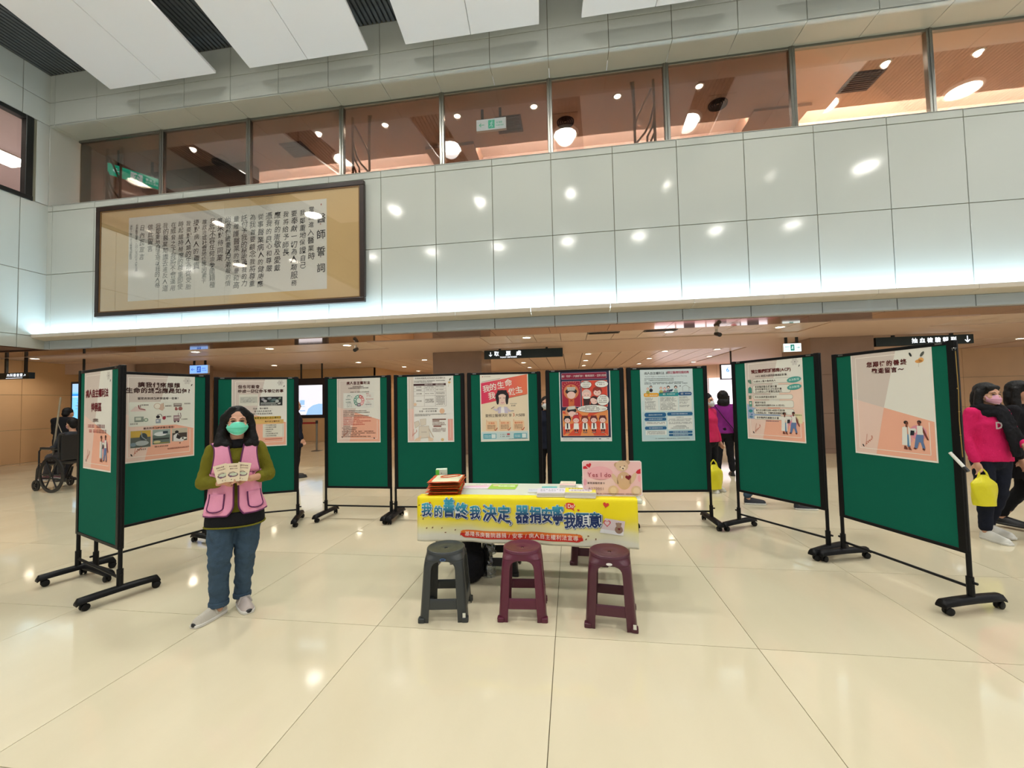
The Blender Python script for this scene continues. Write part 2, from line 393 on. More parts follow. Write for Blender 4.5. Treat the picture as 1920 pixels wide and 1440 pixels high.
def big_lamp(i, x, y, lab):
    t = thing('ceiling_lamp', lab, 'ceiling lamp', (x, y, 9.4), 0, 'round hall lamps between the white ceiling panels')
    MB().lathe([(.05,.04),(.37,.04),(.40,.0),(.38,-.05),(.34,-.05),(.33,0),(.05,.02)], n=32).build('reflector', M_RING, t, smooth=True)
    MB().lathe([(0,-.03),(.15,-.045),(.30,-.03),(.31,-.01),(0,-.01)], n=28).build('bulb', M_LAMP, t, smooth=True)
    MB().tube([(0,0,.04),(0,0,.30)], .03).build('stem', M_DKMETAL, t)
    q = spot(0, 0, -.07, HALL_W, (1,.99,.96), .28, 125, .7); q.parent = t; q.location = (0,0,-.07)
for (y, row) in ((5.24, 'nearer the calligraphy wall'), (.475, 'over the camera'), (-4.3, 'behind the camera')):
    for i, x in enumerate((-10.4, -7.0, -3.48, .04, 3.5, 7.05, 10.4)):
        big_lamp(i, x, y, 'round white hall lamp in the row %s, %s from the left' % (row, ORD[i]))

# ------------------------------------------------------------------ gallery behind the windows
gc = struct(MB().bx(XL-.1, XR, YG+.05, 10.75, 8.46, 8.48).build('ceiling_gallery', M_GALC))
struct(MB().bx(XL-.1, XR, 10.70, 10.75, 8.481, 8.56).build('trim_2', M_GALC))
struct(MB().bx(XL-.1, XR, 10.4, 11.8, 8.80, 8.84).build('ceiling_gallery_recess', M_GALW))
struct(MB().bx(XL-.1, XR, 11.75, 11.85, 5.9, 8.84).bx(XL-.2, XL-.1, YG+.1, 11.85, 5.9, 8.84).build('wall_gallery', M_GALW))
struct(MB().bx(XL-.1, XR, YG, 12.2, 5.8, 5.9).build('floor_gallery', M_TILE))
MB().bx(XL, 3.9, 10.751, 10.762, 8.487, 8.552).build('cove_light_strip', mat('gal_cove', (1,1,1), .5, emit=42, ecol=(1,.88,.80)), gc)
MB().bx(4.1, XR, 10.751, 10.762, 8.487, 8.552).build('cove_light_strip', mat('gal_cove2', (1,1,1), .5, emit=44, ecol=(1,.87,.75)), gc)
struct(MB().bx(-3.75, -2.4, 10.45, 11.7, 8.38, 8.78).bx(4.6, 5.9, 10.45, 11.7, 8.40, 8.78).build('trim_3', M_GALC))
struct(MB().bx(XL, -8.9, 10.2, 10.6, 7.9, 8.46).build('trim_4', mat('gallery_beam', srgb(120,96,84), .6)))
dl_ring = MB().lathe([(.075,0),(.078,-.012),(.105,-.012),(.11,0)], n=24, closed=True).mesh('ring', M_RING, True)
def downlight(x, y, z, lab, m, w, col, grp, sc=1.0):
    t = thing('downlight', lab, 'downlight', (x, y, z), 0, grp)
    r = obj('trim_ring', dl_ring, t); r.scale = (sc, sc, sc)
    MB().lathe([(0,-.006),(.075*sc,-.003)], n=20).build('bulb', m, t)
    s = spot(x, y, z-.03, w, col); s.parent = t; s.location = (0,0,-.03)
    return t
gx = [-9.9, -6.23, -4.42, -2.56, -.685, 1.25, 3.04, 6.78, 8.49]
for i, x in enumerate(gx):
    downlight(x, 9.43, 8.46, 'round downlight in the upper gallery ceiling, %s from the left' % ORD[i], M_GDOWN, GAL_W*(6.0 if x > 4.4 else 1), (1,.86,.74), 'gallery downlights in one row')
for i, x in enumerate((-9.68, .05, 3.65)):
    t = thing('air_diffuser', 'round dark air diffuser in the gallery ceiling, %s from the left' % ORD[i], 'air vent', (x, 10.08, 8.455))
    M_DF = mat('diffuser_dark', srgb(74, 50, 44), .5)
    MB().bx(-.3, .3, -.3, .3, -.006, .01).build('base_plate', M_GALC, t)
    for r in (.21, .16, .11, .06): MB().lathe([(r-.03,-.012),(r,-.05+.06*(.21-r)),(r+.008,-.012)], n=28, closed=True).build('ring', M_DF, t, smooth=True)
for i, (x, y) in enumerate(((-7.2, 9.95), (-1.35, 9.95), (6.6, 9.9))):
    t = thing('air_vent', 'square dark louvred vent in the gallery ceiling, %s from the left' % ORD[i], 'air vent', (x, y, 8.455))
    MB().bx(-.32,.32,-.32,.32,-.01,.01).build('frame', M_DF, t)
    for q in range(9): MB().bx(-.28,.28,-.29+q*.065,-.26+q*.065,-.03,-.01).build('slat', M_DF, t)
# branch-shaped screens behind the glass
M_BR = mat('branch_metal', srgb(170, 130, 96), .4, .3)
def branches(x, lab, fl=1):
    t = thing('branch_screen', lab, 'metal screen', (x, YG+.35, ZW))
    f = MB(); f.tube([(.42*fl,0,0),(.42*fl,0,1.95)], .028); f.tube([(.0,0,0),(0,0,1.95)], .03); f.build('post', M_BR, t)
    for pts in ([(.42,0,.05),(.42,0,.95),(.36,0,1.15),(.05,0,1.75)], [(.18,0,0),(.16,0,.7),(.05,0,.9),(0,0,1.1)], [(.42,0,.55),(.2,0,.8),(.1,0,1.0),(.02,0,1.35)], [(.42,0,1.25),(.44,0,1.6),(.47,0,1.95)], [(.02,0,.75),(.14,0,.45),(.18,0,.25)], [(.20,0,0),(.24,0,.3),(.31,0,.36),(.38,0,.3),(.42,0,.0)]):
        MB().tube([(a*fl, b, c) for a, b, c in pts], .022).build('branch', M_BR, t)
branches(-5.03, 'brown branch-shaped metal screen behind the third gallery pane', 1)
branches(1.95, 'brown branch-shaped metal screen behind the glass above the middle of the wall', -1)
branches(-12.0, 'brown curved branch screen in the far left gallery bay', 1)

# ------------------------------------------------------------------ ground floor beyond the hall
ZL = 2.94
lc = struct(MB().bx(-18, 18, YW+.02, 21, ZL+.03, ZL+.13).bx(-18, XL-.35, -9, YW+.1, ZL+.03, ZL+.13).build('ceiling_low', mat('ceiling_grid_dark', srgb(112,80,62), .6)))
# polished soffit strip along the opening
x = -16.0
while x < 15:
    MB().bx(x+.004, x+1.196, YW+.11, 8.95, ZL, ZL+.03).build('soffit_panel', M_MIRROR, lc); x += 1.2
ct_me = MB().bx(.007, .593, .007, .593, 0, .02).mesh('ceiling_tile', M_CTILE)
bays = [(-16.2, -14.4), (-11.9, -4.7), (-2.0, 5.2), (7.8, 13.2)]
farc = MB()
for a, b in bays:
    n = round((b-a)/.6)
    for i in range(n):
        for (y, near) in ((8.97, 1), (9.57, 1)):
            o = obj('ceiling_tile', ct_me, lc); o.location = (a+i*.6, y, ZL)
        for j in range(12): y = 12.9+j*.6; farc.bx(a+i*.6+.012, a+i*.6+.588, y+.012, y+.588, ZL, ZL+.02)
stuff(farc.build('ceiling_tiling', M_CTILE, lc))
# flush cream bands along the column axes
cb = MB(); cb.bx(-17, 17, 10.18, 12.88, ZL-.02, ZL+.03)
edges = [-17]+[e for ab in bays for e in ab]+[17]
for i in range(0, len(edges), 2): cb.bx(edges[i], edges[i+1], 8.96, 10.18, ZL-.02, ZL+.03); cb.bx(edges[i], edges[i+1], 12.88, 20, ZL-.02, ZL+.03)
cb.build('bulkhead', M_CREAM, lc)
MB().bx(-15.6,-13.95,10.6,15.38,2.60,ZL-.021).build('bulkhead', M_CREAM, lc)
# pillars
for i, (x0, x1) in enumerate(((-13.9, -12.46), (-3.91, -2.48), (6.05, 7.5))):
    p = struct(MB().bx(x0+.01, x1-.01, 11.32, 12.7, 0, ZL-.02).build('pillar_%d' % (i+1), M_JOINT))
    for z0, z1 in ((0,.12),(.12,1.0),(1.0,1.98),(1.98,ZL-.02)): MB().bx(x0, x1, 11.3, 12.72, z0+.002, z1-.002).build('marble_slab', M_PILLAR, p, bevel=.004, segs=1)
# far walls
def clad(name, x0, x1, y, m, z1=ZL, pw=1.8):
    w = struct(MB().bx(x0, x1, y, y+.15, 0, z1).build(name, M_JOINT)); x = x0
    while x < x1-.01:
        b = min(x+pw, x1)
        for za, zb in ((.0,.95),(.95,1.95),(1.95,z1)): MB().bx(x+.004, b-.004, y-.02, y, za+.004, zb-.004).build('wall_panel', m, w)
        x = b
    return w
clad('wall_far_left', -16.5, -7.8, 15.4, M_WOODWALL)
clad('wall_far', -7.8, 17, 19.7, mat('far_wall', srgb(214, 184, 152), .5))
struct(MB().bx(-7.9, -7.8, 15.4, 19.8, 0, ZL).build('wall_return', M_WOODWALL))
w = struct(MB().bx(-15.75, -15.62, -2, 15.5, 0, ZL).build('wall_lobby_left', M_JOINT))
y = 4.2
while y < 15.3:
    for za, zb in ((.0,.95),(.95,1.95),(1.95,ZL)): MB().bx(-15.62, -15.6, y+.004, min(y+1.8,15.4)-.004, za+.004, zb-.004).build('wall_panel', M_WOODWALL, w)
    y += 1.8
w = clad('wall_far_right', 9.6, 17, 15.9, M_WOODWALL)
# warm downlights of the low ceiling
rowA = [(-14.67, 9.28), (-12.99, 9.5), (-9.63, 9.3), (-7.5, 9.3), (-5.4, 9.3), (-.97, 9.3), (2.18, 9.35), (4.44, 9.35), (9.3, 9.35), (12.1, 9.35)]
rowB = [(-10.54, 13.3), (.59, 13.3), (2.96, 13.3), (4.5, 13.3), (12.6, 13.4), (-4.9, 13.3), (-7.3, 13.3), (8.6, 13.3)]
rowC = [(-6.6, 15.6), (-4.5, 15.6), (-1.77, 15.6), (.59, 15.6), (2.9, 15.6), (5.0, 15.6)]
rowD = [(-6.9, 17.9), (-4.7, 18.0), (-1.78, 18.0), (.59, 17.9), (2.9, 17.9), (5.1, 17.9), (8.9, 15.2)]
for (rw, nm) in ((rowA, 'nearest the hall'), (rowB, 'past the pillars'), (rowC, 'third from the hall'), (rowD, 'by the far wall')):
    for i, (x, y) in enumerate(rw):
        downlight(x, y, ZL, 'round warm downlight in the low ceiling, row %s, %s listed from the left pillar side' % (nm, ORD[i]) if False else 'round warm downlight, %s from the left in the low-ceiling row %s' % (ORD[sorted([q[0] for q in rw]).index(x)], nm), M_DOWN, DOWN_W, (1,.85,.72), 'warm downlights of the low ceiling', 1.15)
# ------------------------------------------------------------------ poster boards on castors
M_FELT = mat('green_felt', srgb(20, 98, 78), .95, spec=.1, bump=.25, bscale=260, var=.10, vscale=1.3)
M_BLK = mat('black_powder_coat', (.003,.003,.0035), .45, spec=.25)
M_RUB = mat('caster_rubber', (.005,.005,.005), .55, spec=.3)
BW = .927; ZB = .395
def make_board(name, label, cx, cy, th, zt, s0=0, s1=0):
    t = thing(name, label, 'notice board', (cx, cy, 0), th, 'green poster boards in an arc')
    hw = BW/2; dz = zt-1.86; z0 = ZB+dz
    MB().bx(-hw+.045, hw-.045, -.012, .012, z0+.02, zt-.02).build('felt_panel', M_FELT, t)
    for q in (zt-.026, z0): MB().bx(-hw+.008, hw-.008, -.018, .018, q, q+.026).build('frame_rail', M_BLK, t, bevel=.003, segs=1)
    for s in (-1, 1):
        MB().bx(s*hw-.046 if s > 0 else -hw-.0, s*hw if s > 0 else -hw+.046, -.02, .02, z0, zt+.004).build('frame_side', M_BLK, t, bevel=.003, segs=1)
        p = MB(); p.tube([(s*(hw-.006),.0,.10), (s*(hw-.006),.0,z0+.02)], .0145, 10); p.tube([(s*(hw-.006),0,z0+.02),(s*(hw-.006),0,zt-.01)], .012, 8); p.build('pole', M_BLK, t, smooth=True)
        c = MB(); c.tube([(s*(hw-.006),0,.09), (s*(hw-.006),0,.235)], .021, 10); c.tube([(s*(hw+.008),0,.20),(s*(hw+.035),0,.20)], .009, 6); c.build('pole_sleeve', M_BLK, t, smooth=True)
        # foot bar: long shallow arch with castors
        ft = MB(); x = s*(hw-.006); L = .25
        prof = [(-.034,.0),(-.034,.022),(-.022,.038),(0,.042),(.022,.038),(.034,.022),(.034,.0)]
        st = [(-L,.052),(-L*.94,.062),(-L*.5,.066),(0,.068),(L*.5,.066),(L*.94,.062),(L,.052)]
        vs = []; n = len(prof)
        for (yy, zz) in st:
            for (a, b) in prof: vs.append((x+a, yy, zz+b*(1 if abs(yy) < L else .55)))
        fs = [(i*n+k, i*n+(k+1) % n, (i+1)*n+(k+1) % n, (i+1)*n+k) for i in range(len(st)-1) for k in range(n)]+[tuple(range(n)), tuple((len(st)-1)*n+k for k in range(n-1, -1, -1))]
        ft.add(vs, fs); foot = ft.build('foot_bar', M_BLK, t, smooth=50)
        for q in (-1, 1):
            cst = MB(); a = random.uniform(-.6, .6); cy_ = q*(L-.035)
            cst.M = Matrix.Translation((x, cy_, 0)) @ Matrix.Rotation(a, 4, 'Z')
            for w in (-1, 1): cst.lathe([(0,w*.006),(.024,w*.006),(.0265,w*.010),(.0265,w*.019),(.022,w*.022),(0,w*.022)], (0,.018,.0265), 16, 0, 'x')
            cst.M = Matrix.Translation((x, cy_, 0)) @ Matrix.Rotation(a, 4, 'Z')
            cst.bx(-.006,.006,-.012,.03,.02,.058); cst.tube([(0,0,.05),(0,0,.075)], .007, 8)
            cst.build('caster', M_RUB, foot, smooth=True)
    MB().tube([(-hw+.006,0,.165),(hw-.006,0,.165)], .0105, 8).build('cross_bar', M_BLK, t, smooth=True)
    for s in (-1, 1): MB().bx(s*(hw-.09)-.022, s*(hw-.09)+.022, -.021, -.017, zt-.018, zt-.006).build('maker_plate' if False else 'clip', M_METAL, t)
    return t
BD = {1:(-3.999,2.972,-.362,1.853),2:(-4.107,3.569,1.299,1.854),3:(-3.905,4.633,.444,1.86),4:(-2.788,5.051,-.008,1.862),5:(-1.809,5.061,.038,1.86),
6:(-.836,5.117,.145,1.859),7:(.163,5.031,-.045,1.86),8:(1.125,5.038,.086,1.857),9:(2.084,4.596,-1.024,1.885),10:(2.532,3.689,-1.28,1.855)}
BL = {1:'green notice board at the far left, angled, with the narrow-looking date poster',2:'green notice board with the six-device drawing poster, behind the volunteer at left',3:'green notice board just behind the volunteer, with the ward photograph poster',
4:'green notice board with the ring chart poster',5:'green notice board with the table and sketch poster, left of the table',6:'green notice board with the red banner caricature poster, behind the table',
7:'green notice board with the dark framed comic poster, behind the table',8:'green notice board with the pale blue flow chart poster',9:'green notice board angled at right with the pill-shaped list poster',10:'rightmost green notice board with the mostly blank pastel poster'}
boards = {}
for k, (cx, cy, th, zt) in BD.items(): boards[k] = make_board('notice_board', BL[k], cx, cy, th, zt)

# ------------------------------------------------------------------ folding table, banner
TXL, TXR, TYF, TYB, TZ = -1.235, .515, 3.215, 3.78, .735
M_TTOP = mat('white_table_top', srgb(216, 222, 206), .35)
t = thing('folding_table', 'white folding table carrying leaflets behind the three stools', 'table', ((TXL+TXR)/2, (TYF+TYB)/2, 0))
hx = (TXR-TXL)/2; hy = (TYB-TYF)/2
MB().bx(-hx, hx, -hy, hy, TZ-.035, TZ).build('tabletop', M_TTOP, t, bevel=.012, segs=3)
MB().bx(-hx+.06, hx-.06, -hy+.05, hy-.05, TZ-.07, TZ-.036).build('apron', mat('grey_steel', (.25,.25,.25), .4, .8), t)
for sx in (-1, 1):
    for sy in (-1, 1):
        MB().tube([(sx*(hx-.12), sy*(hy-.1), TZ-.05), (sx*(hx-.10), sy*(hy-.06), .012)], .013, 8).tube([(sx*(hx-.10), sy*(hy-.06), .0), (sx*(hx-.10), sy*(hy-.06), .03)], .017, 8).build('leg', mat('grey_steel', (.25,.25,.25), .4, .8), t, smooth=True)
    MB().tube([(sx*(hx-.11), -hy+.08, .16),(sx*(hx-.11), hy-.08, .16)], .009, 8).build('leg_brace', mat('grey_steel', (.25,.25,.25), .4, .8), t)
# banner: flat on the table edge, hanging in front
m = bpy.data.materials.new('banner_print'); m.use_nodes = True; nt = m.node_tree; b = nt.nodes['Principled BSDF']; b.inputs['Roughness'].default_value = .42
uvn = nt.nodes.new('ShaderNodeTexCoord'); sep = nt.nodes.new('ShaderNodeSeparateXYZ'); nt.links.new(uvn.outputs['UV'], sep.inputs[0])
nz = nt.nodes.new('ShaderNodeTexNoise'); nz.inputs['Scale'].default_value = 2.6; nz.inputs['Detail'].default_value = 2; nt.links.new(uvn.outputs['UV'], nz.inputs['Vector'])
ma = nt.nodes.new('ShaderNodeMath'); ma.operation = 'MULTIPLY_ADD'; ma.inputs[1].default_value = .7; ma.inputs[2].default_value = -.35; nt.links.new(nz.outputs['Fac'], ma.inputs[0])
ad = nt.nodes.new('ShaderNodeMath'); ad.operation = 'ADD'; nt.links.new(sep.outputs[1], ad.inputs[0]); nt.links.new(ma.outputs[0], ad.inputs[1])
cr = nt.nodes.new('ShaderNodeValToRGB'); e = cr.color_ramp.elements; e[0].position = .06; e[0].color = (*srgb(226,224,206),1); e[1].position = .62; e[1].color = (*srgb(252,232,10),1)
q = e.new(.22); q.color = (*srgb(232,226,170),1); q = e.new(.42); q.color = (*srgb(240,222,60),1)
nt.links.new(ad.outputs[0], cr.inputs[0]); nt.links.new(cr.outputs[0], b.inputs['Base Color']); M_BAN = m
BX0, BX1 = -1.255, .475; BZ0 = .385; BT = TZ+.004
def ban(u, d):      # d = distance down the cloth from its back edge on the table
    x = BX0+(BX1-BX0)*u; top = .085
    if d < top: y = TYF+top-d-.004; z = BT
    else:
        h = d-top; r = .012
        z = BT-max(0, h-r*.3); k = min(1, h/.3)
        y = TYF-.012-(.010*sin(u*19+.6)+.006*sin(u*43))*k-.004*k
        z -= .018*k*(u)*1.0-.004*sin(u*3.14)*k
        if h < r: y = TYF-.012*(h/r)-.0
    return (x, y, z)
DT = .085+(BT-BZ0)
nu, nv = 70, 26
mb = MB().grid(lambda u, v: ban(u, (1-v)*DT), nu, nv)
bn = mb.build('table_banner', [M_BAN], None, True, solid=.0015)
uv = bn.data.uv_layers.new(name='UVMap')
for l in bn.data.loops:
    i = l.vertex_index; uv.data[l.index].uv = ((i % (nu+1))/nu*1.0, (i//(nu+1))/nv)
tag(bn, 'yellow printed banner with big blue Chinese lettering hung over the front table edge', 'banner')
cv = Canvas(BX1-BX0, DT-.085, x0=BX0, z0=BT-(DT-.085)); 
def wp(X, Y, Z):
    d = .085+(BT-Z); p = ban((X-BX0)/(BX1-BX0), d); return (p[0], p[1]-.0025+Y, p[2])
cv.warp = wp; cv.cut = .022; cv.step = .0006; K = cv.w/cv.h
cv.part('lettering')
import itertools
row = [('我',.047,.30,.062,.80),('的',.102,.34,.052,.78),('善',.153,.25,.088,.62),('終',.213,.32,.074,.80),('我',.276,.35,.062,.80),('決',.345,.35,.074,.88),('定',.411,.37,.076,.76),('，',.452,.50,.04,1),('器',.494,.36,.082,.72),('捐',.554,.38,.072,.74),('安',.606,.38,.068,.76),('寧',.654,.36,.084,.60),('我',.706,.47,.068,.76),('願',.761,.45,.064,.92),('意',.815,.45,.066,.76),('！',.852,.45,.055,.8)]
navy = srgb(22, 50, 104)
mg = bpy.data.materials.new('letter_blue_fade'); mg.use_nodes = True; nt = mg.node_tree; b = nt.nodes['Principled BSDF']; b.inputs['Roughness'].default_value = .4
tc = nt.nodes.new('ShaderNodeTexCoord'); sp = nt.nodes.new('ShaderNodeSeparateXYZ'); nt.links.new(tc.outputs['Object'], sp.inputs[0])
mr = nt.nodes.new('ShaderNodeMapRange'); mr.inputs[1].default_value = BT-.135; mr.inputs[2].default_value = BT-.068; nt.links.new(sp.outputs[2], mr.inputs[0])
mx = nt.nodes.new('ShaderNodeMix'); mx.data_type = 'RGBA'; mx.inputs[6].default_value = (*navy,1); mx.inputs[7].default_value = (*srgb(60,170,200),1)
nt.links.new(mr.outputs[0], mx.inputs[0]); nt.links.new(mx.outputs[2], b.inputs['Base Color'])
for ch, x, y, s, hs in row:
    for a in range(10): cv.text(ch, x+.0028+.0042*cos(a*.63), y+.010+.0042*K*sin(a*.63), s, (128,140,140), .02, 'c', lift=1, hs=hs)
    for a in range(10): cv.text(ch, x+.0036*cos(a*.63), y+.0036*K*sin(a*.63), s, (240,244,240), .02, 'c', lift=2, hs=hs)
    cv.text(ch, x, y, s, mg, .041, 'c', lift=3, hs=hs)
cv.part('speech_bubble')
cv.rrect(.685, .095, .732, .225, .016, (222,60,36), 1); cv.poly([(.712,.22),(.724,.22),(.728,.265)], (222,60,36), 1); cv.text('I Do!', .7085, .16, .023, (250,250,240), .02, 'c', .9, lift=2, hs=.9)
def heart(c, x, y, r, col, lift=1, rot=0):
    k = c.w/c.h; pts = []
    for i in range(24):
        a = -2*pi*i/24; u = r*(16*sin(a)**3)/16; v = -r*(13*cos(a)-5*cos(2*a)-2*cos(3*a)-cos(4*a))/16
        pts.append((x+u*cos(rot)-v*sin(rot), y+(u*sin(rot)+v*cos(rot))*k))
    c.poly(pts, col, lift)
cv.part('heart_print'); heart(cv, .865, .13, .013, (230,70,50), 1, .2)
for (x, y) in ((.062,.145),(.318,.20),(.535,.275),(.745,.245)): heart(cv, x, y, .005, (200,60,40), 3, .3)
cv.part('seed_print')
for (x, y, r) in ((.02,.42,.6),(.03,.5,1.2),(.048,.70,.7),(.075,.69,.9),(.118,.70,.8),(.135,.80,.1),(.182,.735,.9),(.668,.75,2.9),(.703,.76,.2),(.735,.74,.1),(.785,.765,.0),(.775,.83,.8),(.818,.835,1.5),(.01,.2,.7)): cv.ell(x, y, .0045, .0022, (120,66,30), 1, 8, -r)
cv.part('slogan_bar')
cv.rrect(.205, .735, .762, .905, .027, (206,40,24), 1); cv.rrect(.208, .738, .759, .80, .012, (232,120,40), 2)
cv.text('基隆長庚醫院器捐 / 安寧 / 病人自主權利法宣導', .4835, .822, .0228, (246,226,214), .022, 'c', 1.08, lift=3)
# printed consent card on the banner
cv.part('card_print')
cv.poly([(.835,.70),(.935,.735),(.945,.45),(.86,.40)], (222,206,206), 1); cv.poly([(.835,.70),(.935,.735),(.937,.66),(.84,.62)], (236,236,234), 2)
heart(cv, .868, .50, .016, (214,90,100), 2); heart(cv, .868, .50, .011, (232,206,206), 3)
cv.ell(.917, .62, .017, .016, (150,120,100), 3); cv.ell(.917, .53, .011, .011, (168,138,116), 4); cv.ell(.908,.50,.004,.004,(150,120,100),4); cv.ell(.926,.50,.004,.004,(150,120,100),4); heart(cv,.918,.605,.006,(120,30,40),5)
cv.build(bn)

# ------------------------------------------------------------------ stools
def stool_parts(t, m_body, m_foot, hole=True):
    H = .455; n = 12
    def half(z): return .136+(.168-.136)*((.445-z)/.445) if z < .445 else .136
    def wrap(tt, z, side):      # tt -1..1 across one side
        S = half(z); e = 2.0+6*min(1, max(0, (.44-z)/.09)); x = tt*S; y = -S
        # keep the corners round
        L = (abs(x/S)**e+1)**(1/e); R = .14 if z > .42 else None
        x, y = x/L, y/L
        k = min(1, max(0, (z-.40)/.043)); k = k*k; d = sqrt(x*x+y*y); rr = .137
        x = x*(1-k)+x/d*rr*k; y = y*(1-k)+y/d*rr*k
        for _ in range(side): x, y = -y, x
        return (x, y, z)
    zs = [0, .03, .06, .085, .088, .115, .135, .155, .16, .19, .23, .27, .31, .345, .365, .38, .390, .396, .398, .404, .41, .42, .43, .440, .447]
    def w(z):
        a = .58 if z < .33 else .58*max(0, 1-((z-.33)/.068)**3)**(1/3) if z < .398 else 0
        if z <= .088: a = .60-.5*max(0, (z-.075))
        return a
    def reg(z0, z1):     # centre strip solid?
        zc = (z0+z1)/2
        return not (zc < .0865 or .157 < zc < .398)
    seat = MB(); legs = [MB() for _ in range(4)]; rungs = [MB() for _ in range(4)]
    for side in range(4):
        for i in range(len(zs)-1):
            z0, z1 = zs[i], zs[i+1]; w0, w1 = w(z0), w(z1)
            
            def strip(a0, b0, a1, b1, nn, mb):
                vs = [wrap(a0+(b0-a0)*q/nn, z0, side) for q in range(nn+1)]+[wrap(a1+(b1-a1)*q/nn, z1, side) for q in range(nn+1)]
                mb.add(vs, [(q, q+1, nn+2+q, nn+1+q) for q in range(nn)])
            if z0 < .3975:
                strip(-1, -w0, -1, -w1, 6, legs[side]); strip(w0, 1, w1, 1, 6, legs[(side+1) % 4])
                if reg(z0, z1): strip(-w0, w0, -w1, w1, 8, rungs[side])
            else: strip(-1, 1, -1, 1, 20, seat)
    # seat disc with raised rim and a centre hole
    hr = .012
    seat.lathe([(.137,.445),(.136,.453),(.131,.457),(.122,.455),(.112,.450),(.06,.448),(hr+.006,.447),(hr,.445),(hr,.438)], n=48)
    so = seat.build('seat', m_body, t, 60)
    bm = bmesh.new(); bm.from_mesh(so.data); bmesh.ops.remove_doubles(bm, verts=bm.verts, dist=.0004); 
    for f in [f for f in bm.faces if len(f.verts) > 8]: bm.faces.remove(f)
    bm.to_mesh(so.data); bm.free(); so.data.shade_smooth()
    q = so.modifiers.new('s', 'SOLIDIFY'); q.thickness = .005; q.offset = -1
    for k in range(4):
        for lst, nm in ((legs, 'leg'), (rungs, 'rung')):
            o = lst[k].build(nm, m_body, t, False)
            bm = bmesh.new(); bm.from_mesh(o.data); bmesh.ops.remove_doubles(bm, verts=bm.verts, dist=.0004); bm.to_mesh(o.data); bm.free(); o.data.shade_smooth()
            q = o.modifiers.new('s', 'SOLIDIFY'); q.thickness = .007; q.offset = -1
            q = o.modifiers.new('b', 'BEVEL'); q.width = .0018; q.segments = 1; q.limit_method = 'ANGLE'
        sx, sy = ((-1,-1),(1,-1),(1,1),(-1,1))[k]
        c = (sx*.148, sy*.148)
        MB().prism([(c[0]-.024,c[1]-.018),(c[0]-.018,c[1]-.024),(c[0]+.018,c[1]-.024),(c[0]+.024,c[1]-.018),(c[0]+.024,c[1]+.018),(c[0]+.018,c[1]+.024),(c[0]-.018,c[1]+.024),(c[0]-.024,c[1]+.018)], 0, .03, 'z').build('foot_cap', m_foot, t, bevel=.006)
M_SG = mat('dark_grey_plastic', srgb(52, 56, 56), .32, bump=.06, bscale=300); M_SM = mat('maroon_plastic', srgb(92, 30, 52), .3, bump=.06, bscale=300); M_SM2 = mat('brown_maroon_plastic', srgb(78, 32, 46), .3); M_SB = mat('black_stool_plastic', srgb(20,20,22), .4)
def stool(lab, x, y, rz, m, sticker=None):
    t = thing('plastic_stool', lab, 'stool', (x, y, 0), rz, 'stackable plastic stools around the table'); stool_parts(t, m, m)
    if sticker:
        c = Canvas(.04, .018, z0=.405, y=-.1465); c.part('brand_label' if False else 'oval_label')
        c.ell(.5, .5, .5, .5*.018/.04*1.0, sticker[0]); 
        if sticker[1]: c.ell(.5, .5, .42, .17, sticker[1], 1)
        c.build(t)
    return t
s1 = stool('dark grey plastic stool, leftmost of the three front stools', -.925, 2.905, radians(8), M_SG, ((90,140,200), (30,40,70)))
s2 = stool('maroon plastic stool in the middle of the front row', -.375, 2.965, radians(4), M_SM)
s3 = stool('brown-maroon plastic stool, rightmost of the front row, white oval sticker', .235, 2.93, radians(-6), M_SM2, ((235,235,232), None))
s4 = stool('black plastic stool under the table behind the middle stool', -.66, 3.66, radians(3), M_SB)
s5 = stool('brown-maroon plastic stool under the right half of the table', .13, 3.95, radians(-3), M_SM2)
for s_, (x, z) in ((s1, (.152,.055)), (s3, (.155,.045))):
    MB().box((x-.006, -.1815, z), (.02, .002, .03)).build('price_sticker' if False else 'paper_sticker', mat('sticker', srgb(225,225,210), .6), s_)

# black bag and clear plastic bag under the table
def blobby(name, pts, m, parent=None, sub=2):
    pass
# ------------------------------------------------------------------ leaflets, magazines and boxes on the table
def book(name, label, cat, x, y, rz, w, h, th, cover, grp=None, z=TZ, art=None, n=1, edge=(232,228,216), lift=0):
    t = thing(name, label, cat, (x, y, z+.0005), rz, grp)
    for i in range(n):
        q = MB(); dx, dy = (random.uniform(-.006,.006), random.uniform(-.006,.006)) if n > 1 else (0, 0)
        q.bx(-w/2+dx, w/2+dx, -h/2+dy, h/2+dy, i*th/n, (i+1)*th/n-.0006)
        q.build('pages' if n == 1 else 'booklet', ink(*edge), t, bevel=.0008, segs=1)
    c = Canvas(w, h); c.warp = lambda X, Y, Z: (X, Z-h/2, th-.0004-Y); c.step = .0003; c.part('cover')
    c.rect(0, 0, 1, 1, cover)
    if art: art(c)
    c.build(t); return t
def art_pink(c):
    c.rect(0,.6,1,1,(238,228,234),1); c.ell(.5,.55,.42,.16,(232,186,204),2); c.ell(.35,.28,.3,.12,(206,216,180),1)
    c.scribble(.3,.8,.2,.06,(120,110,90),3); c.scribble(.5,.95,.9,.05,(150,60,110),3)
def art_green(c):
    c.rrect(.3,.25,.92,.5,.05,(226,236,200),1); c.ell(.2,.3,.12,.12,(232,202,160),2); c.scribble(.38,.88,.38,.08,(96,140,50),3); c.scribble(.3,.8,.75,.05,(200,120,60),3)
book('magazine', 'pink and white leaflet lying flat left of the green one', 'magazine', -.845, 3.62, 0, .245, .20, .004, (226,212,206), 'flat leaflets on the table', art=art_pink)
book('magazine', 'light green leaflet lying flat right of the pink one', 'magazine', -.615, 3.605, -.02, .245, .20, .004, (160,204,70), 'flat leaflets on the table', z=TZ+.001, art=art_green)
